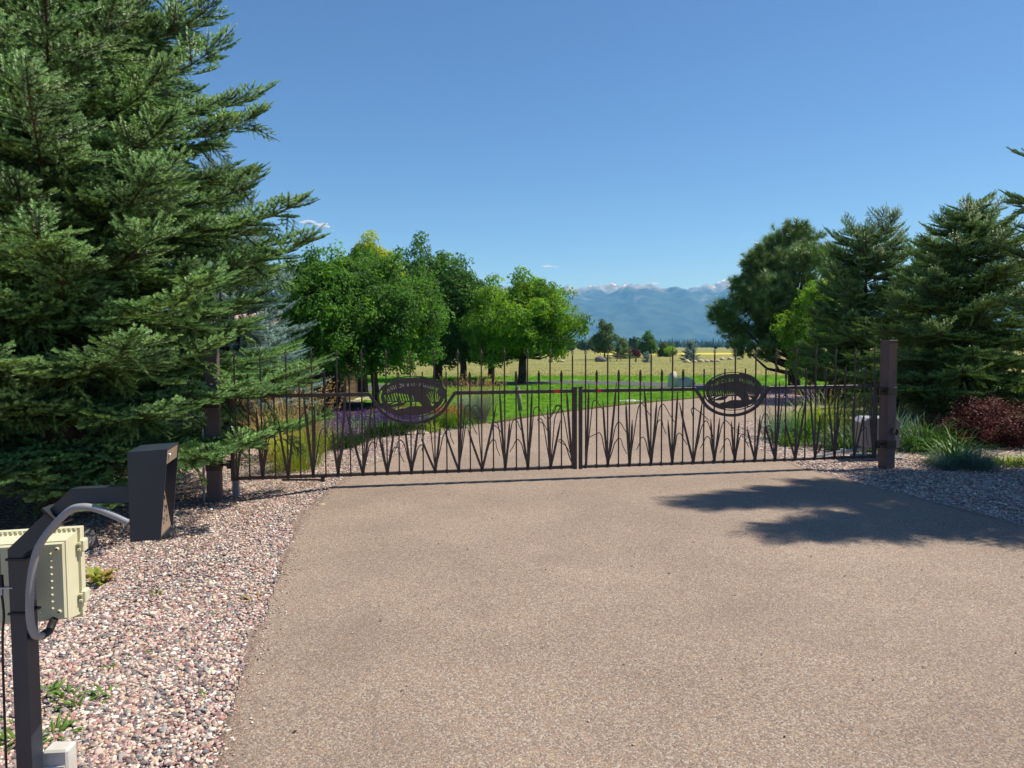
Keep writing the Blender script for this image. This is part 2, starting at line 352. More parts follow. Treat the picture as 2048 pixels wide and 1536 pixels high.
# fine soil washed over the edge of the slab
M['soil'] = gravel_mat('fine_soil', 190, [lin(144, 124, 108), lin(120, 102, 90), lin(164, 144, 126), lin(104, 90, 80)], bump=.5, dist=.004)
for nm_, f_, sg_ in (('a', xl, 1), ('b', xr, -1)):
    yy_ = [2.3+.05*i for i in range(170)]; V = []
    for y in yy_:
        w1 = max(.003, .004+.035*nz1(y*1.6, 11)+.025*nz1(y*7, 12)); w2 = max(.015, .05+.06*nz1(y*1.2, 13))
        V += [(f_(y)-sg_*w2, y, -.006), (f_(y)-sg_*.01, y, .003), (f_(y)+sg_*w1, y, .003)]
    F = [q for j in range(len(yy_)-1) for q in ((3*j, 3*j+1, 3*j+4, 3*j+3), (3*j+1, 3*j+2, 3*j+5, 3*j+4))]
    tag(mesh_obj('soil_edge', V, F, M['soil']), kind='structure')
# pebbles
def pebble(seed, link=False):
    r = np.random.default_rng(seed); t = (1+5**.5)/2
    P = np.array([(-1, t, 0), (1, t, 0), (-1, -t, 0), (1, -t, 0), (0, -1, t), (0, 1, t), (0, -1, -t), (0, 1, -t), (t, 0, -1), (t, 0, 1), (-t, 0, -1), (-t, 0, 1)], float)
    P /= np.linalg.norm(P[0]); P *= r.uniform(.8, 1.2, (12, 1)); P *= np.array([1, r.uniform(.6, .9), r.uniform(.35, .6)])
    Fc = [(0, 11, 5), (0, 5, 1), (0, 1, 7), (0, 7, 10), (0, 10, 11), (1, 5, 9), (5, 11, 4), (11, 10, 2), (10, 7, 6), (7, 1, 8), (3, 9, 4), (3, 4, 2), (3, 2, 6), (3, 6, 8), (3, 8, 9), (4, 9, 5), (2, 4, 11), (6, 2, 10), (8, 6, 7), (9, 8, 1)]
    return mesh_obj('pebble', P, Fc, M['pebble'], smooth=seed % 3 == 0, link=False)
PEBS = [pebble(i) for i in range(7)]
def zb2(x, y):
    e = min(abs(xl(y)-x), abs(xr(y)-x)); return zbed(x, y) if e > .4 else -.012+(zbed(x, y)+.012)*e/.4
def pebbles(name, samples, size, label, lift=.35):
    k = len(samples); z = np.array([zb2(x, y) for x, y in samples]); s = size*np.exp(RNG.normal(0, .28, k))
    P = np.column_stack([samples, z+s*lift*U(.2, 1.2, k)])
    rot = np.column_stack([RNG.normal(0, .32, k), RNG.normal(0, .32, k), U(0, 6.28, k)])
    return tag(scatter(name, P, rot, s, PEBS), label, 'gravel', kind='stuff')
def sample_bed(n, x0, x1, y0, y1, ok): 
    P = np.column_stack([U(x0, x1, n), U(y0, y1, n)]); return np.array([p for p in P if ok(p[0], p[1])])
okl = lambda x, y: bed_left_end(y) < x < xl(y)+.03*RNG.normal()+.01
okr = lambda x, y: x > xr(y)+.03*RNG.normal()-.01
PL = np.vstack([sample_bed(34000, -3.3, -.9, 2.1, 4.6, okl), sample_bed(30000, -4.6, -1.3, 4.6, 8, okl), sample_bed(12000, -5.0, -1.4, 8, 15.5, okl)])
pebbles('gravel', PL, .0108, 'loose pink and grey river pebbles in the bed under the big fir')
PR = np.vstack([sample_bed(20000, 3.8, 8, 5.6, 10.5, okr), sample_bed(9000, 3.8, 9, 10.5, 17, okr)])
pebbles('gravel', PR, .0130, 'loose pink and grey river pebbles around the free-standing gate post')
k = 46
M['crumb'] = plain('dark_leaf_crumb', lin(54, 42, 34), lin(70, 54, 42), 9, .9)
CR = [mesh_obj('crumb', [(-1, 0, 0), (0, -.5, .25), (1, .1, .05), (.1, .6, .3)], [(0, 1, 2, 3)], M['crumb'], link=False)]
tag(scatter('leaf_litter', np.column_stack([U(-1.3, 4.6, k), U(2.9, 9, k), np.full(k, .004)]), np.column_stack([U(-.2, .2, k), U(-.2, .2, k), U(0, 6, k)]), U(.006, .016, k), CR), 'dark crumbs of dead leaf strewn over the driveway', 'leaf litter', kind='stuff')
# stray chips lying on the drive
k = 120; P = np.column_stack([U(-1.2, 4.6, k), U(2.8, 9, k)]); e_ = 900
Pe = np.array([(xl(y)+abs(RNG.normal(0, .06))-.04, y) for y in U(2.6, 10, e_)])
P = np.vstack([P, Pe]); k = len(P)
tag(scatter('gravel', np.column_stack([P, np.full(k, .004)]), np.column_stack([U(-.3, .3, k), U(-.3, .3, k), U(0, 6, k)]), U(.003, .009, k), PEBS), 'stray stone chips scattered over the tan driveway', 'gravel', kind='stuff')

# ------------------------------------------------------------------ foliage pieces
def spray(seed, mats, L=.36, pairs=5, npm=430, nl=.023, nw=.0062, side=.17, up=.25):
    """a flat spray of needle shoots along +X: material 0 old needles, 1 young tips, 2 twig"""
    r = np.random.default_rng(seed); b = MB()
    def shoot(p, d, ln, young):
        p = np.array(p, float); d = np.array(d, float); d /= np.linalg.norm(d)
        a = np.cross(d, (0, 0, 1.)); a /= np.linalg.norm(a); c = np.cross(a, d)
        e = p+d*ln; w = .0022
        b.add([p+a*w, p-a*w, p+c*w*1.5, e], [(0, 1, 3), (1, 2, 3), (2, 0, 3)], 2)
        k = int(ln*npm)
        for i in range(k):
            t = (i+r.random())/k; th = r.uniform(-.5, pi+.5); q = p+d*ln*t
            o = a*cos(th)+c*sin(th); f = .38+.45*t; n = o+d*f; n /= np.linalg.norm(n); ln2 = nl*r.uniform(.75, 1.15)*(1-.25*t)
            sdir = np.cross(n, d if r.random() < .5 else o+d*.01); sdir /= max(np.linalg.norm(sdir), 1e-6)
            b.add([q-sdir*nw/2, q+sdir*nw/2, q+n*ln2], [(0, 1, 2)], 1 if (young and t > .25) else 0)
    shoot((0, 0, 0), (1, 0, up*.3), L, False); shoot((L*.86, 0, up*.26*L), (1, 0, up), L*.38, True)
    for i in range(pairs):
        for s in (-1, 1):
            x = L*(.12+.8*(i+.25*(s > 0))/pairs); an = r.uniform(.75, 1.0)
            ln = side*(1-.45*i/pairs)*r.uniform(.75, 1.15)
            shoot((x, 0, up*.3*x), (cos(an), s*sin(an), up*r.uniform(.2, 1.2)), ln, True)
            if ln > .11:
                shoot((x+cos(an)*ln*.5, s*sin(an)*ln*.5, up*.3*x+.01), (cos(an*.3), s*sin(an*.3)*.6, up), ln*.55, True)
    return b.build('needle_spray', mats, link=False)
def leafclump(seed, mat, n=18, R=.24, size=.085, flat=.5):
    r = np.random.default_rng(seed); b = MB()
    for i in range(n):
        c = r.normal(size=3); c /= np.linalg.norm(c); c *= R*r.uniform(.25, 1)**.6; c[2] *= flat*1.3
        nrm = c/R*.7+np.array([0, 0, .8])+r.normal(size=3)*.45; nrm /= np.linalg.norm(nrm)
        a = np.cross(nrm, r.normal(size=3)); a /= np.linalg.norm(a); d = np.cross(nrm, a); s = size*r.uniform(.7, 1.3); w = s*.42
        b.add([c-a*s*.5, c+d*w-a*s*.05+nrm*s*.08, c+a*s*.55-nrm*s*.12, c-d*w-a*s*.05+nrm*s*.08], [(0, 1, 2), (0, 2, 3)])
    return b.build('leaf_clump', mat, link=False)
def pinetuft(seed, mats, n=64, L=.19):
    r = np.random.default_rng(seed); b = MB()
    for i in range(n):
        d = r.normal(size=3); d[2] = abs(d[2])*1.0+.15; d /= np.linalg.norm(d); a = np.cross(d, r.normal(size=3)); a /= np.linalg.norm(a)
        p = np.array((0, 0, r.uniform(-.12, .06))); l = L*r.uniform(.7, 1.1)
        b.add([p-a*.006, p+a*.006, p+d*l], [(0, 1, 2)], 1 if d[2] > .8 else 0)
    return b.build('pine_tuft', mats, link=False)
M['fir'] = leafmat('fir_needles', [lin(50, 80, 38), lin(62, 94, 44), lin(88, 114, 42), lin(56, 88, 48)], .12, .45, .4)
M['fir_tip'] = leafmat('young_fir_needles_highlit', [lin(120, 160, 92), lin(140, 178, 110), lin(132, 168, 86)], .15, .45, .4)  # pale new growth, brightened further so twig highlights sit in the colour
M['spruce'] = leafmat('spruce_needles', [lin(62, 90, 42), lin(78, 106, 46), lin(100, 120, 46)], .12, .45, .4)
M['spruce_tip'] = leafmat('young_spruce_needles', [lin(120, 154, 80), lin(136, 168, 92)], .15, .45, .4)
M['blue'] = leafmat('blue_spruce_needles', [lin(100, 132, 124), lin(118, 148, 140), lin(88, 120, 110)], .08, .5, .4)
M['blue_tip'] = leafmat('young_blue_spruce_needles', [lin(138, 168, 160), lin(152, 180, 172)], .1, .5, .4)
M['pine'] = leafmat('pine_needles', [lin(84, 114, 50), lin(102, 130, 60), lin(118, 142, 70)], .1, .4, .5)
M['pine_tip'] = leafmat('pine_needle_tips', [lin(146, 176, 106), lin(160, 186, 120)], .1, .4, .5)
M['maple'] = leafmat('maple_leaves', [lin(70, 114, 40), lin(94, 141, 52), lin(81, 126, 49), lin(114, 158, 64)], .46, .45, .35)
M['maple_dark'] = leafmat('dark_green_leaves', [lin(64, 103, 48), lin(81, 123, 56), lin(98, 135, 64)], .46, .45, .35)
M['maple_light'] = leafmat('bright_green_leaves', [lin(101, 145, 49), lin(126, 167, 60), lin(145, 178, 69)], .46, .45, .35)
M['gold'] = leafmat('yellow_green_leaves', [lin(160, 178, 50), lin(186, 196, 70), lin(140, 164, 44)], .4, .45, .3)
M['cotton'] = leafmat('cottonwood_leaves', [lin(84, 112, 62), lin(102, 128, 76), lin(72, 98, 54)], .25, .45, .35)
M['plum'] = leafmat('purple_leaves', [lin(84, 44, 54), lin(104, 56, 64)], .2, .5, .3)
M['barberry'] = leafmat('barberry_leaves', [lin(84, 46, 44), lin(104, 58, 54), lin(78, 54, 42), lin(120, 72, 62)], .25, .45, .35)
FIR = [spray(i, [M['fir'], M['fir_tip'], M['twig']], L=.34, pairs=3, npm=560, nl=.030, nw=.0065, side=.21, up=.22) for i in (1, 2, 3)]
SPR = [spray(i, [M['spruce'], M['spruce_tip'], M['twig']], pairs=4, npm=330, nl=.030, nw=.0095, side=.2) for i in (11, 12, 13)]
BLU = [spray(i, [M['blue'], M['blue_tip'], M['twig']], npm=240, nl=.028, nw=.0105) for i in (21, 22)]
PIN = [pinetuft(i, [M['pine'], M['pine_tip']]) for i in (31, 32)]
for k_ in ('maple', 'maple_dark', 'maple_light', 'gold', 'cotton', 'plum', 'barberry'):
    b_ = M[k_].node_tree.nodes['Principled BSDF']; b_.inputs['Roughness'].default_value = .6; b_.inputs['Specular IOR Level'].default_value = .2
LEAF = {k: [leafclump(40+i, M[k]) for i in range(3)] for k in ('maple', 'maple_dark', 'maple_light', 'gold', 'cotton', 'plum', 'barberry')}

def conifer(name, base, H, R, label, srcs, seed, z0=.35, whorl=.36, nb=7, p=.85, droop=.16, upt=.2, ss=1.0, bark='bark', inner=.3, dens=.2, group=None, e0=.02, e1=.6, lean=(0, 0), cat='tree', grow=None, hang=.45, zj=.07, flat=.28):
    global RNG
    old = RNG; RNG = np.random.default_rng(seed)
    root = empty(name, base, 0, label, cat, group)
    tr = MB(); k = 9
    tr.tube([(lean[0]*(i/k)**2*H+.02*sin(i*2.1), lean[1]*(i/k)**2*H+.02*cos(i*1.7), -.15+(H+.15)*i/k) for i in range(k+1)], [max(.008, (.026*H)*(1-i/k)**.9) for i in range(k+1)], 8)
    tr.build('trunk', M[bark], root, True)
    br = MB(); PT = []; DD = []; UP = []; SC = []
    br.tube([(lean[0]*(i/k)**2*H+.02*sin(i*2.1), lean[1]*(i/k)**2*H+.02*cos(i*1.7), H*.98*i/k) for i in range(k+1)], .006, 3)
    z = z0; ph = U(0, 6.28)
    while z < H*.985:
        t = z/H; nbr = max(3, int(round(nb*(1-.45*t)))); ph += .9
        for j in range(nbr):
            az = ph+2*pi*j/nbr+RNG.normal(0, .13); pr = (1-t)**p*(1 if t > .12 else .86+t*1.15)
            L = max(.12, R*pr*U(.78, 1.14))
            if grow: L *= grow(az, z)
            el = e0+(e1-e0)*t+RNG.normal(0, .06); zz = z+RNG.normal(0, zj)
            ca, sa = cos(az), sin(az); cx = lean[0]*t*t*H; cyy = lean[1]*t*t*H
            def bp(s): return np.array([cx+ca*L*s, cyy+sa*L*s, zz+L*(math.tan(el)*s-droop*s*s*(1-t)+upt*s**4*.6)])
            pts = [bp(s) for s in (0, .3, .6, .85, 1)]
            br.tube(pts, [.006+.007*L*(1-q) for q in (0, .3, .6, .85, 1)], 4, caps=False)
            s = inner
            step = dens/max(L, .2)
            side = 1
            while s < 1.0:
                pnt = bp(s); tg = bp(min(s+.05, 1.05))-bp(s-.05); tg /= np.linalg.norm(tg)
                lat = np.cross((0, 0, 1), tg); lat /= np.linalg.norm(lat)
                for sd in (side, -side):
                    l2 = min(.85, .42*L*(1-s)+.16)*U(.7, 1.15); an = U(.7, 1.05)
                    d2 = tg*cos(an)+lat*sd*sin(an)+np.array([0, 0, U(-.12, .08)]); d2 /= np.linalg.norm(d2)
                    q = 0.02
                    while True:
                        if RNG.random() < hang:
                            PT.append(pnt+d2*q+np.array([0, 0, -.05])); DD.append(d2*.8+np.array([0, 0, -.75])+RNG.normal(0, .25, 3)); UP.append(unit(1)[0]); SC.append(ss*U(.6, .95))
                        PT.append(pnt+d2*q+np.array([0, 0, -.10*q*q])); DD.append(d2+RNG.normal(0, .16, 3)+tg*.25*q); UP.append(np.array([0, 0, 1])+RNG.normal(0, flat, 3)); SC.append(ss*U(.75, 1.15))
                        q += .19*ss
                        if q > l2-.14*ss: break
                PT.append(pnt+np.array([0, 0, .01])); DD.append(tg+RNG.normal(0, .12, 3)); UP.append(np.array([0, 0, 1])+RNG.normal(0, .3, 3)); SC.append(ss*U(.8, 1.05))
                side = -side; s += step*U(.8, 1.2)
            PT.append(bp(.97)); DD.append(bp(1.03)-bp(.97)); UP.append(np.array([0, 0, 1])); SC.append(ss*U(.9, 1.2))
        z += whorl*(1-.45*t)*U(.85, 1.15)
    for j in range(4):
        PT.append(np.array([lean[0]*H, lean[1]*H, H-.1*j])); DD.append(np.array([RNG.normal(0, .25), RNG.normal(0, .25), 1])); UP.append(unit(1)[0]); SC.append(ss*.9)
    br.build('branches', M['twig'], root)
    PT = np.array(PT); DD = np.array(DD)
    tag(scatter('crown', PT, frames(DD, np.array(UP)), np.array(SC), srcs, root), kind='stuff')
    RNG = old
    return root, len(PT)
# trees: conifers
NS = []
def C(*a, **k): NS.append((a[0], conifer(*a, **k)[1]))
def g1(az, z):          # the big fir reaches farther over the drive low down
    return 1.0+.05*max(0, cos(az+.25))**3*(1 if z < 1.7 else 0)+.10*exp(-((z-3.6)/1.3)**2)-.12*sst(5.2, 7.5, z)
C('fir_tree', (-5.15, 8.1, -.15), 9.4, 2.82, 'towering green fir whose lower boughs hang over the gate end', FIR, 101, z0=.7, whorl=.48, nb=13, p=.62, droop=.17, upt=.26, e0=.03, e1=.26, ss=1.0, inner=.1, dens=.165, grow=g1, hang=.16, zj=.05, flat=.15)
C('spruce_tree', (-8.6, 11.6, -.06), 8.6, 2.7, 'dark spruce crowding in behind the big fir', SPR, 110, z0=.3, whorl=.40, nb=9, p=.7, ss=1.2, inner=.1, dens=.22, e0=0, e1=.3)
C('spruce_tree', (-6.55, 16.2, -.06), 5.7, 2.2, 'silvery blue spruce standing behind the big fir', BLU, 102, z0=.3, whorl=.34, nb=8, p=.8, ss=1.15, inner=.25, dens=.2)
C('spruce_tree', (9.3, 14.6, -.06), 4.45, 2.5, 'dark green spruce with a bare forked tip above the barberry', SPR, 103, z0=.35, whorl=.42, nb=10, p=.7, ss=1.0, inner=.18, dens=.17, droop=.2, e0=-.02, e1=.3, hang=.2, flat=.2)
C('spruce_tree', (10.9, 18.6, -.06), 4.4, 1.35, 'slim pale spruce peeking out behind the dark spruce', SPR, 104, z0=.3, whorl=.36, nb=6, p=.8, ss=1.05, inner=.2, dens=.2)
C('spruce_tree', (10.9, 22.0, -.06), 5.15, 1.85, 'bushy mid green spruce beside the long-needled pine', SPR, 105, z0=.2, whorl=.40, nb=9, p=.36, ss=1.25, inner=.25, dens=.22, e0=.05, e1=.4, upt=.25, hang=.2)
C('spruce_tree', (8.3, 9.35, -.06), 10.3, 1.75, 'tall spruce at the end of the gravel shading the drive', SPR, 106, z0=2.1, whorl=.5, nb=7, p=1.05, ss=1.15, inner=.2, dens=.2)
C('spruce_tree', (7.65, 7.8, -.06), 8.4, 1.75, 'spruce in front of the tall one, its shadow across the drive', SPR, 107, z0=2.0, whorl=.5, nb=7, p=1.05, ss=1.15, inner=.2, dens=.2)

def broadleaf(name, base, label, srcs, seed, lobes, trunk_r=.14, top=None, per=90, cs=1.0, bark='bark_grey', fork=1.2, cat='tree', group=None, shell=.5, lean=0, upb=.5, den=1.15):
    """lobes: (dx, dy, z, r) leaf masses; each is fed by its own limb"""
    global RNG
    old = RNG; RNG = np.random.default_rng(seed)
    root = empty(name, base, 0, label, cat, group)
    zc = max(l[2] for l in lobes); tr = MB()
    tr.tube([(lean*s*.5+.03*sin(s*5), .03*cos(s*4), -.12+s*(fork+.12)) for s in (0, .1, .4, .7, 1)], [trunk_r*1.5, trunk_r*1.12, trunk_r, trunk_r*.92, trunk_r*.85], 10)
    tr.tube([(lean*.5, 0, fork), (lean*.5+.08, .05, fork+(zc-fork)*.4), (lean*.5, 0, fork+(zc-fork)*.72)], [trunk_r*.8, trunk_r*.5, .015], 7)
    tr.build('trunk', M[bark], root, True)
    lb = MB(); PT = []; NRM = []
    for (x, y, z, r) in lobes:
        st = fork+(max(z-.5*sqrt(x*x+y*y)-fork, 0))*U(.3, .75); a = Vector((lean*.5, 0, st)); e = Vector((x, y, z)); m = (a+e)/2+Vector((RNG.normal(0, .12), RNG.normal(0, .12), -.12*(e-a).length))
        lb.tube([a, m, e], [trunk_r*.36, trunk_r*.22, .012], 5, caps=False)
        k = int(per*den*r*r); d = unit(k); rad = r*U(shell, 1.06, k)**.8*np.where(RNG.random(k) < .14, U(1.1, 1.38, k), 1)
        PT.append(np.array([x, y, z])+d*rad[:, None]*np.array([1, 1, .82])); NRM.append(d+np.array([0, 0, upb]))
        for q in range(3):
            dd = unit(1)[0]; lb.tube([e*.85+m*.15, e+Vector(dd)*r*.7], [.014, .005], 3, caps=False)
    PT = np.vstack(PT); NRM = np.vstack(NRM); k = len(PT)
    lb.build('branches', M[bark], root)
    yaw = np.cross(NRM, unit(k))
    tag(scatter('crown', PT, frames(yaw, NRM+RNG.normal(0, .3, (k, 3))), cs*U(.75, 1.25, k), srcs, root), kind='stuff')
    RNG = old; NS.append((name, k))
    return root
def crown(seed, zc, rx, rz, n=26, lr=(.45, .8), taper=0., keep=None, ry=None):
    r = np.random.default_rng(seed); L = []; ry = ry or rx
    while len(L) < n:
        d = r.normal(size=3); d /= np.linalg.norm(d); q = r.uniform(.35, 1)**.5
        w = 1-taper*max(0, d[2]*q); p = (d[0]*q*rx*w, d[1]*q*ry*w, zc+d[2]*q*rz)
        if keep and not keep(*p): continue
        L.append((*p, (lr[0]*.7+(lr[1]*1.1-lr[0]*.7)*r.random()**1.3)*(1-.25*max(0, d[2]))))
    return L
B = broadleaf
# trees along the lane, left of the gate
B('maple_tree', (-5.35, 20.4, -.04), 'green maple with thick trunk growing out of the mulch bed', LEAF['maple']+LEAF['maple_dark'][:2], 201, crown(1, 2.75, 1.5, 1.4, 51, (.45, .75), .35)+[(.9, -.6, 1.25, .5), (1.5, -.4, 1.35, .45), (.3, -.9, 1.5, .45), (-.4, .1, 4.1, .35), (.55, 0, 4.0, .35)], .17, per=170, cs=.85, bark='bark', fork=1.1)
B('maple_tree', (-5.55, 26.2, -.04), 'maple with straight dark trunk at the edge of the lane', LEAF['maple']+LEAF['maple_dark'][:1], 202, crown(2, 3.4, 1.9, 1.75, 54, (.55, .85), .3)+[(.2, -.3, 4.9, .45), (-.7, 0, 4.8, .4)], .19, per=120, bark='bark', fork=1.6)
B('maple_tree', (-4.15, 21.4, -.04), 'olive green maple with slim trunk next to the thick one', LEAF['maple_dark']+LEAF['maple'][:2], 203, crown(3, 2.75, 1.75, 1.55, 66, (.4, .75), .3)+[(.6, 0, 4.2, .4), (-.3, .1, 4.15, .4), (1.75, 0, 2.6, .5), (1.6, -.2, 1.7, .5), (1.0, -.6, 1.3, .45)], .11, per=160, cs=.85, bark='bark', fork=1.3)
B('locust_tree', (-6.95, 34.5, .5), 'golden yellow-green tree rising behind the maples', LEAF['gold'], 204, crown(4, 4.8, 1.3, 1.2, 24, (.5, .8), .5)+[(0, 0, 5.9, .6), (.1, 0, 6.5, .4), (.6, 0, 5.6, .5)], .15, per=110, fork=2)
B('maple_tree', (-4.05, 38.4, -.04), 'tall dark green tree with a pointed top across the lane', LEAF['maple_dark']+LEAF['maple'][:1], 205, crown(5, 4.1, 2.7, 3.0, 84, (.65, 1.05), .5)+[(-.9, 0, 6.9, .6), (-.8, 0, 7.6, .36), (-1.9, 0, 6.6, .5), (.5, 0, 6.3, .6), (-2.9, 0, 4.5, .8), (-3.0, 0, 3.0, .8), (-1.6, -.8, 1.5, .7), (1.2, -1, 1.5, .7), (-2.6, 0, 1.8, .7), (2.2, -.3, 1.7, .7), (0, 1.5, 1.5, .7)], .24, per=75, cs=1.3, bark='bark', fork=1.7)
B('maple_tree', (-2.55, 36.9, -.04), 'rounded dark green tree between the pointed tree and the bright maples', LEAF['maple_dark'], 206, crown(6, 3.3, 1.85, 2.3, 51, (.6, .9), .4), .17, per=80, cs=1.25, bark='bark', fork=1.8)
B('maple_tree', (-1.2, 40.0, -.04), 'small bright green maple on the lawn beyond the lane', LEAF['maple_light']+LEAF['maple'][:1], 207, crown(7, 3.1, 1.5, 2.1, 42, (.5, .85), .35)+[(.2, 0, 5.4, .45), (-.9, -.6, 1.4, .5), (.9, -.5, 1.5, .5), (0, .9, 1.5, .5)], .18, per=85, cs=1.25, bark='bark', fork=1.6)
B('maple_tree', (.42, 34.4, -.04), 'broad bright green maple with a short trunk beside the lane', LEAF['maple_light']+LEAF['maple'][:2], 208, crown(8, 3.15, 2.45, 1.85, 81, (.5, .85), .25)+[(2.65, -.3, 2.9, .5), (2.9, -.2, 2.55, .4), (3.2, -.2, 3.05, .3), (2.2, 0, 2.0, .45), (-2.3, 0, 2.4, .6), (0, 0, 5.1, .5), (1.5, -1, 1.6, .5), (-1.3, -1, 1.55, .5), (.6, -1.7, 1.7, .45), (-2.0, -.5, 1.6, .5), (1.9, .6, 1.5, .45)], .2, per=105, cs=1.1, bark='bark', fork=1.25, lean=.25)
B('shrub', (11.15, 26.2, -.04), 'bright leafy young tree squeezed between pine and spruce', LEAF['maple_light'], 209, crown(9, 2.5, .95, 1.6, 27, (.4, .6), .3), .07, per=150, cs=.8, fork=.6)
# pine: tufted masses on spreading limbs
B('pine_tree', (11.75, 29.6, -.04), 'broad long-needled pine with forked limbs by the lane', PIN, 210,
  crown(10, 4.2, 2.35, 2.2, 54, (.5, .8), .4, keep=lambda x, y, z: z > 1.7)+[(-3.2, -.5, 3.0, .5), (-1.6, -1.5, 1.5, .5), (-.4, -1.6, 2.2, .6), (.7, -1.6, 2.6, .6), (0, 0, 6.6, .45), (-.9, 0, 6.0, .5)]+[(-3.0, -.4, 3.2, .62), (-2.75, -.2, 2.6, .6), (-2.3, 0, 2.2, .6), (-2.2, .3, 4.3, .5), (-1.9, 0, 5.0, .45), (-.3, 0, 6.35, .55), (.6, 0, 6.2, .5), (1.4, 0, 5.4, .55), (-1.0, -1.2, 2.0, .55), (1.3, -1.3, 1.5, .6), (2.2, -1, 1.2, .6), (2.6, -.6, 2.2, .7), (-2.4, -.8, 1.7, .5)], .26, per=150, cs=1.35, bark='bark', fork=.55, shell=.3, upb=.9)
# ------------------------------------------------------------------ the gate
GA = Vector((-3.25, 8.39, 0)); GD = Vector((.98540, .17023, 0)); GR = atan2(GD.y, GD.x)
ZB, ZT, ZTIP, ZCAT = .14, 1.12, 1.675, 1.385
def flat_curve_mesh(name, loops, thick):
    from mathutils.geometry import delaunay_2d_cdt
    P = []; E = []
    for lp in loops:
        b = len(P); P += [Vector(q) for q in lp]; E += [(b+i, b+(i+1) % len(lp)) for i in range(len(lp))]
    vs, _, fs = delaunay_2d_cdt(P, E, [], 0, 1e-6)[:3]
    A = np.array([(*lp[i], *lp[(i+1) % len(lp)]) for lp in loops for i in range(len(lp))])
    def inside(x, y):       # even-odd rule over all outlines
        m = (A[:, 1] > y) != (A[:, 3] > y); q = A[m]
        return int(np.sum(x < q[:, 0]+(y-q[:, 1])/(q[:, 3]-q[:, 1])*(q[:, 2]-q[:, 0]))) % 2
    keep = []
    for f in fs:
        c = sum((vs[i] for i in f), Vector((0, 0)))/len(f)
        if inside(c.x, c.y): keep.append(tuple(f))
    n = len(vs); V = [(v.x, -thick/2, v.y) for v in vs]+[(v.x, thick/2, v.y) for v in vs]; F = [f for f in keep]+[tuple(i+n for i in reversed(f)) for f in keep]
    ed = {}
    for f in keep:
        for i in range(len(f)): ed[(f[i], f[(i+1) % len(f)])] = 1
    F += [(b, a, a+n, b+n) for (a, b) in ed if (b, a) not in ed]
    me = bpy.data.meshes.new(name); me.from_pydata(V, [], F); me.validate(); me.update()
    return me
def glyphs(ch):
    """outline loops of one letter of the built-in font, and its advance"""
    fc = bpy.data.curves.new('glyph', 'FONT'); fc.body = ch; fc.size = 1
    o = bpy.data.objects.new('glyph', fc); c = o.to_curve(bpy.context.evaluated_depsgraph_get()); out = []
    for s in c.splines:
        if s.type == 'BEZIER':
            P = []; bp = s.bezier_points; k = len(bp)
            for i in range(k):
                a, b = bp[i], bp[(i+1) % k]
                for t in (0, .33, .66):
                    P.append(((1-t)**3*a.co+3*(1-t)**2*t*a.handle_right+3*(1-t)*t*t*b.handle_left+t**3*b.co)[:2])
            out.append(P)
        else: out.append([tuple(p.co)[:2] for p in s.points])
    o.to_curve_clear(); bpy.data.objects.remove(o)
    return out
EA, EB = .425, .258
def ell(a, b, a0, a1, n): return [(a*cos(a0+(a1-a0)*i/n), b*sin(a0+(a1-a0)*i/n)) for i in range(n+1)]
loops = [ell(EA, EB, 0, 2*pi, 72)[:-1]]
def slot(a0, a1, r0=.905, r1=.945): loops.append(ell(EA*r0, EB*r0, radians(a0), radians(a1), 16)+ell(EA*r1, EB*(r1+.012), radians(a1), radians(a0), 16))
slot(78, 140); slot(160, 205); slot(254, 300); slot(304, 352)
def zz(l): loops.append([((x-1040)/640*EA, (690-y)/420*EB) for x, y in l])
zz([(585, 868), (640, 884), (740, 882), (850, 872), (905, 836), (922, 803), (1010, 792), (1012, 885), (970, 887), (895, 926), (840, 920), (745, 952), (660, 915)])
zz([(1030, 792), (1085, 795), (1085, 878), (1030, 882)]); zz([(1105, 796), (1150, 802), (1190, 832), (1222, 886), (1105, 878)])
zz([(600, 850), (700, 808), (800, 788), (800, 797), (730, 826), (645, 860)]); zz([(830, 786), (890, 784), (885, 798), (830, 800)])
zz([(1372, 812), (1452, 856), (1392, 896)])
for x0, x1, w in ((560, 530, 14), (600, 560, 14), (640, 600, 18), (690, 660, 18), (742, 705, 20), (790, 748, 20), (838, 800, 20), (884, 850, 20), (930, 898, 18), (976, 948, 18), (1020, 995, 16), (1064, 1040, 14)):
    h = 600+60*abs(x0-800)/260; zz([(x0-w/2, 772), (x0+w/2, 772), (x1+w/2, h+20), (x1-2, h), (x1-w/2, h+12)])
zz([(600, 790), (690, 786), (620, 812), (560, 820)]); zz([(520, 655), (560, 640), (545, 672)]); zz([(530, 745), (570, 735), (545, 765)])
for x0, x1, w, h in ((1392, 1300, 16, 640), (1412, 1348, 12, 600), (1430, 1390, 12, 585), (1448, 1428, 12, 595), (1466, 1468, 12, 600), (1484, 1506, 12, 630), (1500, 1546, 14, 690)):
    zz([(x0-w/2, 800), (x0+w/2, 800), (x1+w/2, h+10), (x1-w/2, h)])
txt = 'MISSION BAY\u00b7PRESERVE'
for i, ch in enumerate(txt):
    if ch == ' ': continue
    an = radians(152-(152-27)*(i+.5)/len(txt)); cx, cyy = .335*cos(an), -.012+.142*sin(an); sl = atan2(-.142*cos(an)*-1, .335*sin(an))*-1
    for lp in glyphs(ch):
        xs = [p[0] for p in lp]
        loops.append([(cx+(x-.30)*.056*cos(sl)-y*.066*sin(sl), cyy+(x-.30)*.056*sin(sl)+y*.066*cos(sl)) for x, y in lp])
plate_me = flat_curve_mesh('medallion', loops, .008); plate_me.materials.append(M['bronze'])
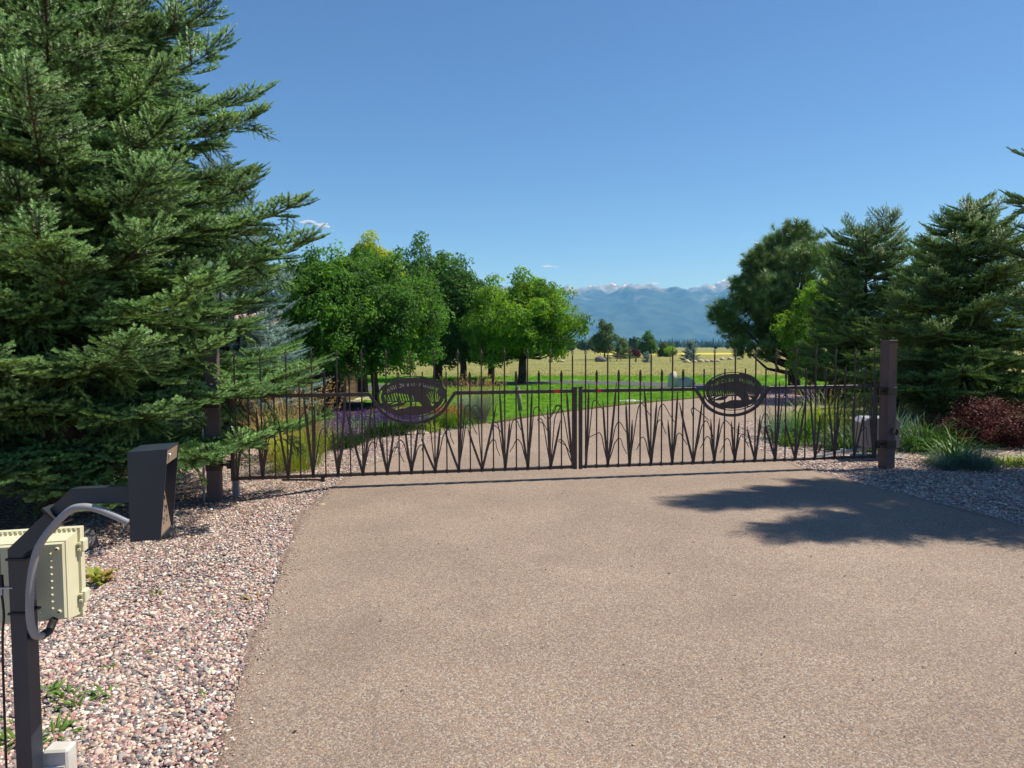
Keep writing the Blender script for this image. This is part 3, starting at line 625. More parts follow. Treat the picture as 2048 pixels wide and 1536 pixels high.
# shared bars
def one(name, fn, mat=None): b = MB(); fn(b); return b.build(name, mat or M['bronze'], link=False)
def finial(b):
    for j in range(4):
        b.tube([(.003*cos(j*pi/2), .003*sin(j*pi/2), 0)]+[(.017*sin(pi*t)*cos(j*pi/2+t*2.4), .017*sin(pi*t)*sin(j*pi/2+t*2.4), .07*t) for t in (.2, .4, .6, .8)]+[(0, 0, .07)], .0036, 4)
    b.lathe([(.007, -.012), (.010, -.004), (.006, .004)], 6); b.lathe([(.006, .066), (.009, .074), (.006, .082), (.001, .10)], 6)
fin_o = one('finial', finial)
tall_o = one('picket', lambda b: b.box((0, 0, (ZB+ZTIP-.1)/2), (.0165, .0165, ZTIP-.1-ZB), bev=.002))
cat_o = one('picket', lambda b: b.box((0, 0, (ZB+ZCAT)/2), (.0165, .0165, ZCAT-ZB), bev=.002))
head_o = one('cattail_head', lambda b: b.lathe([(.008, 0), (.015, .006), (.0165, .02), (.0165, .112), (.015, .126), (.008, .132)], 10), M['bronze_dark'])
collar_o = one('collar', lambda b: b.box((0, 0, 0), (.026, .05, .05), bev=.003), M['bronze_dark'])
bcol_o = one('collar', lambda b: b.box((0, 0, 0), (.034, .048, .045), bev=.003), M['bronze_dark'])
def smooth_path(P, n=5):
    P = [np.array(p, float) for p in P]; Q = [2*P[0]-P[1]]+P+[2*P[-1]-P[-2]]; out = []
    for i in range(1, len(Q)-2):
        for k in range(n):
            t = k/n; a, b, c, d = Q[i-1], Q[i], Q[i+1], Q[i+2]
            out.append(.5*((2*b)+(-a+c)*t+(2*a-5*b+4*c-d)*t*t+(-a+3*b-3*c+d)*t**3))
    return out+[P[-1]]
RB = [([(28, 785)], [(88, 625, 178, 520)]), ([(-50, 630), (83, 790)], [(-85, 320, -183, 275), (105, 415, 205, 280), (105, 262, 185, 110)]), ([(-39, 635), (25, 440)], [(113, 585, 218, 450)]),
      ([(-75, 785), (55, 635)], [(-80, 265, -145, 145), (110, 575, 233, 400), (85, 425, 150, 290)]), ([(-48, 430), (52, 725)], [(65, 295, 150, 180)]), ([(-148, 590), (87, 610)], [(-3, 535, 157, 410), (122, 405, 212, 235)]),
      ([(-40, 425), (52, 430)], [(-65, 255, -145, 140), (110, 405, 205, 320)]), ([(-40, 400), (40, 390)], [(-75, 230, -155, 90), (75, 265, 145, 140)]), ([(-88, 325), (47, 450)], [(100, 465, 170, 355), (70, 330, 110, 180)]),
      ([(-127, 400), (35, 790)], [(-70, 345, -20, 220), (95, 640, 190, 540)]), ([(-125, 400), (104, 610)], [(90, 300, 150, 120), (50, 570, -35, 470)]), ([(-74, 790), (45, 440)], [(95, 445, 160, 330), (120, 200, 40, 60)]),
      ([(-80, 600), (33, 790)], [(90, 530, 160, 380), (60, 450, 150, 330)]), ([(-24, 590), (107, 455)], [(85, 620, 130, 470), (110, 300, 160, 120)]), ([(-47, 775)], [(-70, 480, -140, 360)])]
LB = [([(60, 500)], [(60, 300, 120, 200)]), ([(-40, 620), (40, 420)], [(80, 360, 150, 250)]), ([(-75, 520), (45, 430)], [(-70, 330, -130, 200)]), ([(-75, 790), (20, 640)], [(90, 420, 150, 300), (-60, 560, -130, 450)]),
      ([(-45, 430), (80, 790)], [(70, 300, 130, 210)]), ([(-140, 590), (85, 630)], [(85, 290, 125, 270), (40, 520, 110, 430)]), ([(-80, 430), (70, 450)], [(75, 240, 150, 100), (-60, 330, -110, 210)]), ([(-55, 430), (65, 430)], [(85, 250, 105, 180), (-90, 300, -150, 190)]),
      ([(-125, 320), (50, 440)], [(-60, 460, -100, 330), (110, 380, 170, 250)]), ([(-130, 395), (30, 790)], [(95, 470, 170, 330), (85, 600, 150, 500)]), ([(-130, 395), (135, 605)], [(-60, 600, 30, 470), (100, 280, 165, 130)]), ([(-50, 785), (45, 455)], [(-85, 440, -20, 300), (90, 460, 180, 310)]),
      ([(-80, 590), (42, 780)], [(-90, 275, -170, 160), (80, 575, 170, 460)]), ([(-28, 595), (95, 445)], [(-95, 465, -30, 350), (70, 585, -15, 460)]), ([(-60, 760)], [(-110, 265, -30, 140), (-130, 585, -210, 470)])]
def leaf_gate(label, s_origin, s0, s1, talls, spec, med_s, stile_c, stile_h, tape_s, group='pair of gate leaves'):
    root = empty('gate_leaf', GA+GD*s_origin, GR, label, 'gate', group); o = s_origin
    X = lambda s: s-o
    b = MB(); b.box((X((s0+s1)/2), 0, ZB), (s1-s0, .038, .038), bev=.004); b.build('bottom_rail', M['bronze'], root)
    g = .515
    for a, e in ((s0, med_s-g), (med_s+g, s1)):
        b = MB(); b.box((X((a+e)/2), 0, ZT), (abs(e-a), .04, .045), bev=.004); b.build('top_rail', M['bronze'], root)
    P = [(X(med_s)-g-.01, 0, ZT)]+[(X(med_s)-.40*1.04, 0, ZT-.16)]+[(X(med_s)+.455*cos(t), 0, ZT-.035-.325*sin(-t)) for t in np.linspace(-pi*.86, -pi*.14, 15)]+[(X(med_s)+.40*1.04, 0, ZT-.16), (X(med_s)+g+.01, 0, ZT)]
    b = MB(); b.tube(P, .027, 4, square=True, up=(0, 1, 0)); b.build('curved_rail', M['bronze'], root)
    for st, h in ((stile_c, ZT+.04), (stile_h, ZT+.05)):
        b = MB(); b.box((X(st), 0, (ZB-.03+h)/2), (.044, .044, h-ZB+.03), bev=.004); q = b.build('stile', M['bronze'], root)
        c = MB(); c.box((X(st), 0, h+.008), (.06, .06, .014), bev=.004); c.build('stile_cap', M['bronze'], q)
    pl = bpy.data.objects.new('medallion', plate_me); COL.objects.link(pl); pl.parent = root; pl.location = (X(med_s), -.026, 1.083)
    pl['label'] = 'oval cut-out plate with wetland scene and arched lettering'
    b = MB(); b.box((X(tape_s), -.0225, ZT), (.078, .004, .043)); b.build('reflector_tape', M['red'], root)
    for i, s in enumerate(talls):
        p = instance(tall_o, (X(s), -.028, 0), parent=root); instance(fin_o, (0, 0, ZTIP-.1), parent=p)
        if abs(s-med_s) > g: instance(collar_o, (0, .018, ZT), parent=p)
        instance(bcol_o, (0, .024, ZB), parent=p)
    for i in range(len(talls)-1):
        s = (talls[i]+talls[i+1])/2; p = instance(cat_o, (X(s), -.028, 0), parent=root); instance(bcol_o, (0, .024, ZB), parent=p)
        if abs(s-med_s) > g+.02: instance(head_o, (0, 0, ZCAT-.155), parent=p); instance(collar_o, (0, .018, ZT), parent=p)
    for s, (bl, ar) in zip(talls, spec):
        for (dx, h) in bl:
            x1 = dx/727; z1 = ZB+h/727; n = 5; V = []; Fc = []
            for i in range(n+1):
                t = i/n; w = .0165*(1-.25*t) if i < n else .002; cx = X(s)+x1*t+.006*sin(pi*t)*(1 if dx > 0 else -1); z = ZB+.01+(z1-ZB-.01)*t
                V += [(cx-w, -.044, z), (cx+w, -.044, z), (cx+w, -.038, z), (cx-w, -.038, z)]
            for i in range(n):
                for j in range(4): Fc.append((i*4+j, i*4+(j+1) % 4, i*4+4+(j+1) % 4, i*4+4+j))
            Fc += [(3, 2, 1, 0), (n*4, n*4+1, n*4+2, n*4+3)]
            mesh_obj('reed_blade', V, Fc, M['bronze'], root)
        for (px, ph, tx, th) in ar:
            sg = 1 if tx > 0 else -1
            Q = [(0, .03), (px*.33/727, ph*.42/727), (px*.62/727, ph*.80/727), ((px-sg*22)/727, (ph-28)/727), (px/727, ph/727), ((px+sg*26)/727, (ph-16)/727), ((px*.45+tx*.55)/727, (ph*.5+th*.5)/727), (tx/727, th/727)]
            Q = smooth_path([(X(s)+x, -.036, ZB+z) for x, z in Q], 3)
            b = MB(); b.tube(Q, [  .0078*(1-.35*i/len(Q)) for i in range(len(Q))], 5); b.build('reed_stem', M['bronze'], root, True)
    return root
lt = [-.027+.293*k for k in range(15)]; rt = [4.248+.2938*k for k in range(15)]
lg = leaf_gate('bronze metal gate leaf whose hinge end is hidden by fir boughs', -.07, -.07, 4.115, lt, LB, 2.049, 4.115, -.075, 3.87)
rg = leaf_gate('bronze metal gate leaf hung on the free-standing gate post', 4.18, 4.185, 8.405, rt, RB, 6.279, 4.188, 8.41, 4.42)
b = MB(); b.tube([(.55, .0, ZB-.035), (.98, -.03, ZB-.045), (1.02, -.03, ZB-.055)], .014, 4, square=True); b.box((1.03, -.03, ZB-.045), (.045, .04, .05)); b.build('operator_bracket', M['bronze_dark'], lg)

def gate_post(s, h, label, zb, rz, straps, sgn):
    p = GA+GD*s; root = empty('gate_post', (p.x, p.y, zb), rz, label, 'post', 'gate posts')
    b = MB(); b.box((0, 0, (h-zb)/2-.05), (.152, .152, h-zb+.1), bev=.006); b.build('post', M['postbrown'], root)
    b = MB(); b.box((0, 0, h-zb+.003), (.156, .156, .012), bev=.003); b.build('cap', M['postbrown'], root)
    for z in straps:
        b = MB(); b.box((0, 0, z-zb), (.168, .168, .11), bev=.004); q = b.build('hinge_strap', M['bronze_dark'], root)
        b = MB(); b.tube([(sgn*.07, 0, z-zb), (sgn*.15, 0, z-zb)], .016, 8); b.lathe([(.022, -.05), (.024, -.04), (.024, .04), (.022, .05)], 10, (sgn*.16, 0, z-zb)); b.build('hinge_pin', M['bronze_dark'], q, True)
    return root
gp = gate_post(8.60, 1.745, 'brown square gate post standing free in the gravel with black straps', -.04, radians(20), (1.05, .31), -1)
# scroll ring on the free-standing post
b = MB()
for i in range(14):
    a0, a1 = radians(-70+i*20), radians(-70+(i+1)*20)
    pr = [(.045*cos(a), .45*0, .045*sin(a)) for a in (a0, a1)]
    b.prism([(.043*cos(a0), 0, .043*sin(a0)), (.05*cos(a0), 0, .05*sin(a0)), (.05*cos(a1), 0, .05*sin(a1)), (.043*cos(a1), 0, .043*sin(a1))], (0, 0, 0), (0, -.05, 0))
b.build('scroll_ring', M['steel'], gp).location = (.03, -.078, .53)
gl = gate_post(-.285, 1.745, 'brown square gate post half hidden under fir boughs', -.13, radians(12), (1.05, .31), 1)
b = MB(); b.tube(smooth_path([(-.10, -.085, .0), (-.105, -.088, .12), (-.10, -.085, .5), (-.1, -.083, .9)], 4), .014, 8); b.build('conduit', M['conduit'], gl, True)
# grey steel stub post behind
p = GA+GD*-.13; root = empty('stub_post', (p.x+.0, p.y+.22, -.14), GR, 'short grey steel post next to the half hidden gate post', 'post')
b = MB(); b.box((0, 0, .22), (.07, .07, .5), bev=.004); b.build('post', M['conduit'], root)
b = MB(); b.box((0, 0, .475), (.085, .085, .012), bev=.003); b.build('cap', M['galv'], root)

# ------------------------------------------------------------------ gate operator beside the right post
root = empty('gate_operator', (5.52, 10.72, -.04), radians(-6), 'grey gate opener housing with pale lid behind the gate post', 'gate opener')
b = MB(); b.box((0, 0, .02), (.62, .4, .08), bev=.01); b.build('base', M['conduit'], root)
b = MB(); pr = [(-.26, 0, .20), (.26, 0, .20), (.26, 0, .56), (.19, 0, .615), (-.19, 0, .615), (-.26, 0, .56)]; b.prism(pr, (0, -.19, 0), (0, .19, 0)); b.build('housing', M['opgrey'], root)
b = MB(); b.prism([(-.275, 0, .555), (-.2, 0, .615), (.2, 0, .615), (.275, 0, .555), (.275, 0, .575), (.2, 0, .64), (-.2, 0, .64), (-.275, 0, .575)], (0, -.205, 0), (0, .205, 0)); b.build('lid', M['optop'], root)
for x in (-.2, .0, .2):
    b = MB(); b.box((x, -.12, .11), (.035, .035, .2)); b.build('leg', M['conduit'], root)
b = MB(); b.box((.12, -.196, .42), (.16, .012, .1)); lb = b.build('warning_plate', M['whitebox'], root)
b = MB(); b.box((.02, -.197, .40), (.02, .012, .09)); b.build('reflector', M['red'], root)
b = MB(); b.tube([(-.22, -.1, .17), (-.52, -.25, .15), (-.62, -.32, .14)], .028, 4, square=True); b.tube([(-.60, -.30, .155), (-1.05, -.62, .12)], .024, 4, square=True); b.lathe([(.04, 0), (.04, .05)], 10, (-.58, -.29, .14)); b.build('operator_arm', M['galv'], root)

# ------------------------------------------------------------------ keypad pedestal
PX, PY = -1.846, 2.63
ped = empty('keypad_pedestal', (PX, PY, -.15), 0, 'charcoal gooseneck pedestal with hooded keypad and beige control box', 'keypad stand')
o_ = Vector((PX, PY, -.15))
def PB(name, fn, mat, parent=None, smooth=False):
    b = MB(); fn(b); b.v = [tuple(Vector(v)-o_) for v in b.v]; return b.build(name, M[mat], parent or ped, smooth)
PB('post', lambda b: b.tube([(PX, PY, -.18), (PX, PY, .93), (-1.63, 2.64, 1.135), (-1.38, 2.68, 1.135)], .0435, 4, square=True, up=(0, 1, 0)), 'charcoal')
for zc in (.905, .70):
    PB('cable_tie', lambda b: b.box((PX+.006, PY-.004, zc), (.078, .074, .008)), 'black')
PB('cable_tie', lambda b: b.box((-1.70, 2.62, 1.068), (.010, .085, .085), Matrix.Rotation(radians(-45), 3, 'Y')), 'black')
hA = Vector((-1.42, 2.6, 0)); hn = Vector((.968, .25, 0)); hw = Vector((-.25, .968, 0)); HW = .214
def HP(d, w, z): return hA+hn*d+hw*w+Vector((0, 0, z))
def hood(b):
    prof = [(0, 1.298), (.136, 1.304), (.104, .972), (0, .965)]; t = .004
    for w in (0, HW-t): b.prism([HP(d, w, z) for d, z in prof], (0, 0, 0), hw*t)
    b.prism([HP(-.002, t, 1.297), HP(.135, t, 1.303), HP(.135, HW-t, 1.303), HP(-.002, HW-t, 1.297)], (0, 0, 0), (0, 0, .004))
    b.prism([HP(0, t, .968), HP(.006, t, .968), HP(.006, HW-t, .968), HP(0, HW-t, .968)], (0, 0, 0), (0, 0, .33))
    b.prism([HP(.006, t, .967), HP(.1, t, .970), HP(.1, HW-t, .970), HP(.006, HW-t, .967)], (0, 0, 0), (0, 0, .004))
hd = PB('hood', hood, 'charcoal')
def fp(b): b.prism([HP(.088, .004, .973), HP(.098, .004, .973), HP(.060, .004, 1.255), HP(.050, .004, 1.255)], (0, 0, 0), hw*(HW-.008))
M['plate'] = plain('tan_reflection_plate', lin(150, 128, 108), lin(160, 138, 118), 20, .4, .3)  # grey plates; the brownish reflected light is put into their base colour
PB('face_plate', fp, 'plate', hd)
PB('visor_plate', lambda b: b.prism([HP(.128, .004, 1.300), HP(.132, .004, 1.300), HP(.127, .004, 1.248), HP(.123, .004, 1.248)], (0, 0, 0), hw*(HW-.008)), 'plate', hd)
PB('lock', lambda b: b.tube([HP(.128, .05, 1.278), HP(.139, .05, 1.278)], .009, 10), 'chrome', hd, True)
for r_ in range(4):
    for c_ in range(3):
        z = 1.02+.038*r_; d = .098-(z-.973)*.1348
        PB('key', lambda b: b.tube([HP(d, .055+.05*c_, z), HP(d+.008, .055+.05*c_, z)], .011, 8), 'chrome', hd)
PB('speaker', lambda b: b.tube([HP(.068, .1, 1.205), HP(.0725, .1, 1.2055)], .03, 14), 'black', hd)
cp = smooth_path([(-1.424, 2.600, 1.040), (-1.476, 2.590, 1.071), (-1.534, 2.580, 1.098), (-1.577, 2.570, 1.106), (-1.624, 2.570, 1.091), (-1.696, 2.570, 1.021), (-1.745, 2.570, 0.947), (-1.770, 2.570, 0.854), (-1.781, 2.570, 0.761), (-1.788, 2.580, 0.676), (-1.787, 2.600, 0.617), (-1.802, 2.660, 0.589)], 12)
PB('conduit', lambda b: b.tube(cp, [.0128+.0012*(i % 2) for i in range(len(cp))], 10), 'conduit', None, True)
# beige enclosure hung on the far side of the post
eR = Matrix.Rotation(radians(14), 3, 'Z'); ec = Vector((-1.958, 2.735, .770))
def EP(x, y, z): return ec+eR @ Vector((x, y, z))
def frustum(b, w0, h0, y0, w1, h1, y1):
    V = [EP(sx*w/2, y, sz*h/2) for (w, h, y) in ((w0, h0, y0), (w1, h1, y1)) for sx, sz in ((-1, -1), (1, -1), (1, 1), (-1, 1))]
    b.add(V, [(0, 1, 2, 3), (7, 6, 5, 4), (4, 5, 1, 0), (5, 6, 2, 1), (6, 7, 3, 2), (7, 4, 0, 3)])
def encl(b): frustum(b, .385, .315, -.012, .41, .345, .08); frustum(b, .365, .295, -.022, .378, .308, -.0119)
en = PB('control_box', encl, 'beige')
PB('flange', lambda b: (frustum(b, .43, .37, .0805, .43, .37, .092), frustum(b, .415, .355, .0921, .415, .355, .15)), 'beige', en)
for i in range(24): PB('rib', lambda b: frustum(b, .0, .0, 0, 0, 0, 0) if False else b.box(EP(-.2+.0174*i, .076, .177), (.006, .014, .012), eR), 'beige', en)
for z in (.11, -.10):
    PB('latch', lambda b: (b.box(EP(.222, .095, z), (.02, .05, .05), eR, bev=.004), b.box(EP(.214, .07, z+.012), (.012, .02, .008), eR), b.box(EP(.214, .07, z-.012), (.012, .02, .008), eR)), 'beige', en)
for i in range(9): PB('stud', lambda b: b.tube([EP(.142, -.018, .11-.0272*i), EP(.142, -.0275, .11-.0272*i)], [.0065, .0045], 10), 'beige', en, True)
for x in (.10, .062): PB('stud', lambda b: b.tube([EP(x, -.018, -.118), EP(x, -.0275, -.118)], [.0065, .0045], 10), 'beige', en, True)
for z in (.128, -.122):
    PB('mounting_hole', lambda b: b.tube([EP(.165, -.018, z), EP(.165, -.027, z)], [.0088, .0078], 12), 'beige', en, True)
    PB('mounting_hole', lambda b: b.tube([EP(.165, -.0265, z), EP(.165, -.0278, z)], .004, 8), 'black', en)
PB('bracket', lambda b: b.box((PX-.03, 2.682, .77), (.03, .05, .16)), 'charcoal')
PB('conduit_elbow', lambda b: b.tube([(-1.802, 2.660, 0.589), (-1.812, 2.72, 0.586), (-1.817, 2.76, .62)], .016, 8), 'black', None, True)
def ant(b):
    b.tube([(-1.905, 2.60, .80), (-1.905, 2.60, .845)], [.009, .008], 8); b.tube([(-1.905, 2.60, .845), (-1.906, 2.60, 1.12)], .0014, 4)
an_ = PB('antenna', ant, 'black')
PB('antenna_bracket', lambda b: (b.box((-1.89, 2.605, .797), (.06, .022, .004)), b.tube([(-1.905, 2.6, .77), (-1.905, 2.6, .795)], .006, 8)), 'galv', an_)
PB('antenna_cable', lambda b: b.tube(smooth_path([(-1.905, 2.6, .772), (-1.902, 2.6, .74), (-1.893, 2.59, .69), (-1.897, 2.585, .62), (-1.9, 2.583, .45), (-1.902, 2.582, .1), (-1.902, 2.582, -.12)], 4), .0045, 6), 'black', an_, True)
root = empty('junction_box', (-1.80, 2.735, -.14), radians(5), 'small weathered white junction box at the foot of the keypad pedestal', 'utility box')
b = MB(); b.box((0, 0, .12), (.095, .075, .27), bev=.008); b.build('box', M['whitebox'], root)
b = MB(); b.box((0, -.041, .10), (.075, .006, .19), bev=.002); b.build('cover', M['whitebox'], root)
b = MB(); b.tube([(.025, -.043, .17), (.025, -.047, .17)], .005, 8); b.build('screw', M['black'], root)
# ------------------------------------------------------------------ beds: grasses, flowers, shrubs, rocks
def bladmat(name, cols, **k): return leafmat(name, cols, **{**dict(trans=.3, rough=.5, spec=.3), **k})
M['g_green'] = bladmat('green_blades', [lin(84, 128, 36), lin(104, 146, 50)])
M['g_yel'] = bladmat('yellow_green_blades', [lin(140, 164, 58), lin(156, 176, 72)])
M['g_dark'] = bladmat('dark_green_blades', [lin(48, 82, 32), lin(58, 94, 38)])
M['g_blue'] = bladmat('blue_green_blades', [lin(112, 140, 122), lin(126, 152, 132)])
M['g_tan'] = bladmat('straw_blades', [lin(190, 160, 100), lin(206, 178, 120)])
M['seed'] = bladmat('straw_seed_heads', [lin(200, 166, 104), lin(216, 184, 128)])
M['purple'] = bladmat('purple_flowers', [lin(104, 62, 142), lin(88, 52, 124)])
M['violet'] = bladmat('faded_violet_flowers', [lin(134, 102, 148), lin(112, 80, 130)])
M['redf'] = bladmat('coral_red_flowers', [lin(206, 92, 76), lin(190, 74, 62)])
def blades(b, n, r0, L, lean, w, rng, m=0, stiff=1.0, segs=4, cx=0, cy_=0):
    for i in range(n):
        az = rng.uniform(0, 2*pi); q = r0*sqrt(rng.random()); x0, y0 = cx+q*cos(az+rng.normal(0, .6)), cy_+q*sin(az+rng.normal(0, .6))
        l = L*rng.uniform(.6, 1.1); le = lean*rng.uniform(.25, 1.15); ca, sa = cos(az), sin(az); V = []; ww = w*rng.uniform(.7, 1.2)
        px, pz = 0., 0.; a = .08+.25*le
        for k in range(segs+1):
            t = k/segs; wd = ww*(1-t)**.6*(.75+.25*sin(pi*t)) if k < segs else 0
            V += [(x0+px*ca-sa*wd, y0+px*sa+ca*wd, pz), (x0+px*ca+sa*wd, y0+px*sa-ca*wd, pz)]
            a += le*(.42/stiff)*(1+.8*t); px += l/segs*sin(min(a, 2.6)); pz += l/segs*cos(min(a, 2.6))
        b.add(V, [(2*k, 2*k+1, 2*k+3, 2*k+2) for k in range(segs)], m)
def clump(name, loc, label, cat, mat, n, r0, L, lean, w, seed, group=None, stiff=1., extra=None):
    rng = np.random.default_rng(seed); root = empty(name, loc, 0, label, cat, group); b = MB(); blades(b, n, r0, L, lean, w, rng, 0, stiff)
    tag(b.build('foliage', M[mat], root), kind='stuff')
    if extra: extra(root, rng)
    return root
def spikes(mat, n, r0, h0, h1, hl, stem='g_green', size=.012, tilt=.25, dens=26):
    def f(root, rng):
        st = MB(); fl = MB()
        for i in range(n):
            az = rng.uniform(0, 6.28); q = r0*sqrt(rng.random()); h = rng.uniform(h0, h1); tx, ty = tilt*q/r0*cos(az)+rng.normal(0, .05), tilt*q/r0*sin(az)+rng.normal(0, .05)
            p0 = np.array((q*cos(az), q*sin(az), 0)); p1 = p0+np.array((tx*h, ty*h, h)); d = (p1-p0)/np.linalg.norm(p1-p0)
            st.add([p0+(.003, 0, 0), p0-(.003, 0, 0), p1], [(0, 1, 2)]); st.add([p0+(0, .003, 0), p0-(0, .003, 0), p1], [(0, 1, 2)])
            for k in range(dens):
                c = p1-d*hl*rng.random(); u = rng.normal(size=3); u /= np.linalg.norm(u); v = np.cross(u, rng.normal(size=3)); v /= np.linalg.norm(v); s = size*rng.uniform(.6, 1.2)
                fl.add([c+u*.004, c+u*s+v*s*.5, c+u*s*1.3, c+u*s-v*s*.5], [(0, 1, 2, 3)])
        tag(st.build('flower_stems', M[stem], root), kind='stuff'); tag(fl.build('flower_spikes', M[mat], root), kind='stuff')
    return f
G0 = -.04
# left bed
clump('ornamental_grass', (-3.2, 10.5, -.11), 'tall yellow-green grass clump showing between fir boughs and gate', 'grass', 'g_yel', 420, .35, .95, .5, .006, 1, extra=spikes('seed', 60, .3, .9, 1.25, .22, 'g_tan', .016, .45, 18))
clump('ornamental_grass', (-3.75, 11.6, -.11), 'straw-coloured plumed grass behind the yellow-green clump', 'grass', 'g_tan', 420, .4, 1.0, .55, .006, 2, extra=spikes('seed', 80, .35, 1.0, 1.35, .25, 'g_tan', .018, .5, 18))
SALV = [(-3.55, 12.4, .36, .62, 'violet'), (-3.0, 12.6, .33, .60, 'violet'), (-2.95, 13.3, .34, .62, 'purple'), (-2.65, 13.9, .32, .55, 'purple'), (-2.3, 14.1, .30, .55, 'purple'), (-2.0, 14.3, .3, .52, 'purple'), (-3.5, 13.5, .38, .66, 'purple')]
SL = ['loose faded violet salvia next to the yellow-green grass', 'faded violet salvia mound at the gravel edge', 'deep purple salvia mound with a dark gap below', 'purple salvia between two purple neighbours', 'purple salvia in front of the coral flowers', 'last purple salvia before the cream edging stone', 'tall purple salvia at the back of the bed']
for i, (x, y, r, h, m) in enumerate(SALV):
    clump('salvia', (x, y, hgt(x, y)+.03), SL[i], 'flowers', 'g_dark', 260, r*.8, .34, .9, .009, 20+i, 'salvia mounds along the left gravel', extra=spikes(m, 110, r, h*.65, h, .2, 'g_dark', .016, .35, 30))
for i, (x, y) in enumerate([(-2.15, 15.0), (-1.75, 15.2), (-1.4, 15.3)]):
    clump('coral_flowers', (x, y, G0), ['coral red flowers behind the purple salvia', 'coral red flowers in the middle of their row', 'coral red flowers at the end by the grasses'][i], 'flowers', 'g_green', 200, .25, .36, .8, .008, 30+i, 'coral flower clumps', extra=spikes('redf', 70, .3, .35, .52, .12, 'g_green', .017, .3, 20))
clump('daylily', (-1.75, 14.55, G0), 'low bright green plant beside the cream edging stone', 'plant', 'g_yel', 260, .2, .36, 1.2, .009, 41)
clump('ornamental_grass', (-1.28, 15.25, G0), 'mid green fountain grass next to the blue-green clump', 'grass', 'g_green', 420, .22, .75, 1.2, .006, 42, extra=spikes('seed', 30, .25, .7, .95, .2, 'g_tan', .014, .6, 14))
clump('ornamental_grass', (-.85, 16.25, G0), 'blue-green upright grass with straw plumes at the lawn edge', 'grass', 'g_blue', 600, .26, .85, .42, .006, 43, extra=spikes('seed', 130, .3, .85, 1.2, .32, 'g_tan', .016, .5, 20))
# right bed
clump('ornamental_grass', (6.0, 13.6, G0), 'tall arching yellow-green grass beside the gate opener', 'grass', 'g_yel', 620, .3, 1.05, .95, .008, 51, extra=spikes('seed', 25, .3, .8, 1.1, .2, 'g_tan', .014, .5, 14))
clump('ornamental_grass', (5.45, 13.0, G0), 'mid green grass clump left of the arching one', 'grass', 'g_green', 480, .28, .8, .85, .007, 52)
clump('blue_oat_grass', (5.0, 13.1, G0), 'blue-green oat grass with lilac flower spikes by the drive', 'grass', 'g_blue', 340, .24, .62, .7, .005, 53, extra=spikes('violet', 55, .35, .75, 1.0, .2, 'g_green', .016, .45, 26))
clump('salvia', (5.55, 14.3, G0), 'purple flower spikes behind the oat grass', 'flowers', 'g_dark', 160, .3, .4, .8, .008, 54, extra=spikes('purple', 60, .35, .7, .95, .22, 'g_dark', .016, .35, 26))
clump('daylily', (4.95, 12.4, G0), 'low dark green grassy clump at the drive edge', 'plant', 'g_green', 320, .3, .38, 1.4, .008, 55)
clump('daylily', (5.55, 11.7, G0), 'dark green daylily in front of the tall grasses', 'plant', 'g_dark', 420, .32, .62, 1.5, .010, 56)
clump('daylily', (6.75, 11.7, G0), 'dark glossy daylily right behind the gate post', 'plant', 'g_dark', 460, .32, .75, 1.35, .011, 57)
clump('daylily', (7.25, 12.3, G0), 'lighter green daylily beside the dark glossy one', 'plant', 'g_green', 300, .3, .6, 1.3, .010, 58)
clump('ornamental_grass', (7.2, 14.0, G0), 'straw-coloured grass under the spruce boughs', 'grass', 'g_tan', 420, .45, .85, 1.1, .007, 59)
clump('ornamental_grass', (6.85, 12.7, G0), 'blue-green grass tuft behind the dark daylily', 'grass', 'g_blue', 300, .25, .8, .7, .006, 60)
clump('daylily', (6.45, 10.25, G0), 'bright green daylily with long arching leaves near the barberry', 'plant', 'g_green', 300, .2, .72, 1.5, .011, 61)
clump('blue_fescue', (6.42, 9.72, G0), 'blue fescue mound in front of the bright daylily', 'grass', 'g_blue', 800, .14, .42, .85, .0028, 62)
clump('blue_fescue', (6.05, 9.85, G0), 'smaller blue fescue mound at the sunny gravel', 'grass', 'g_blue', 600, .12, .34, .95, .0028, 63)
for i, (x, y) in enumerate([(7.0, 10.05), (7.35, 10.15), (7.7, 10.2), (8.05, 10.3)]):
    clump('ground_cover', (x, y, G0), 'low yellow-green ground cover in front of the barberry', 'plant', 'g_yel', 160, .26, .2, .9, .010, 70+i, 'ground cover tufts')
for i, (x, y, L_) in enumerate([(7.2, 13.3, 'small yellow-green tuft under the spruce'), (7.7, 13.1, 'small yellow-green tuft next to the tan flat stone')]):
    clump('ground_cover', (x, y, G0), L_, 'plant', 'g_yel', 160, .3, .25, .9, .010, 76+i)
def shrub(name, loc, label, srcs, seed, rx, rz, n, cs, tw='bark'):
    global RNG
    old = RNG; RNG = np.random.default_rng(seed); root = empty(name, loc, 0, label, 'shrub'); b = MB(); PT = []; NR = []
    for i in range(n):
        az = U(0, 6.28); el = U(.25, 1.45); d = np.array((cos(az)*cos(el), sin(az)*cos(el), sin(el))); L = U(.75, 1.15); tip = d*np.array((rx, rx, rz))*L
        Q = smooth_path([(0, 0, 0), tuple(tip*.5+np.array((0, 0, .06))), tuple(tip)], 3); b.tube(Q, .006, 3, caps=False)
        for t in np.linspace(.3, 1.03, 9): PT.append(tip*t+RNG.normal(0, .035, 3)); NR.append(d+RNG.normal(0, .4, 3))
    b.build('stems', M[tw], root); PT = np.array(PT); NR = np.array(NR)
    tag(scatter('foliage', PT, frames(np.cross(NR, unit(len(PT))), NR), cs*U(.7, 1.2, len(PT)), srcs, root), kind='stuff'); RNG = old
    return root
SM = {k: [leafclump(60+i, M[k], 16, .10, .034, .9) for i in range(2)] for k in ('barberry', 'maple_light')}
shrub('barberry', (8.15, 12.15, G0), 'dark red barberry bush under the spruces', SM['barberry'], 81, .9, .68, 140, 1.0)
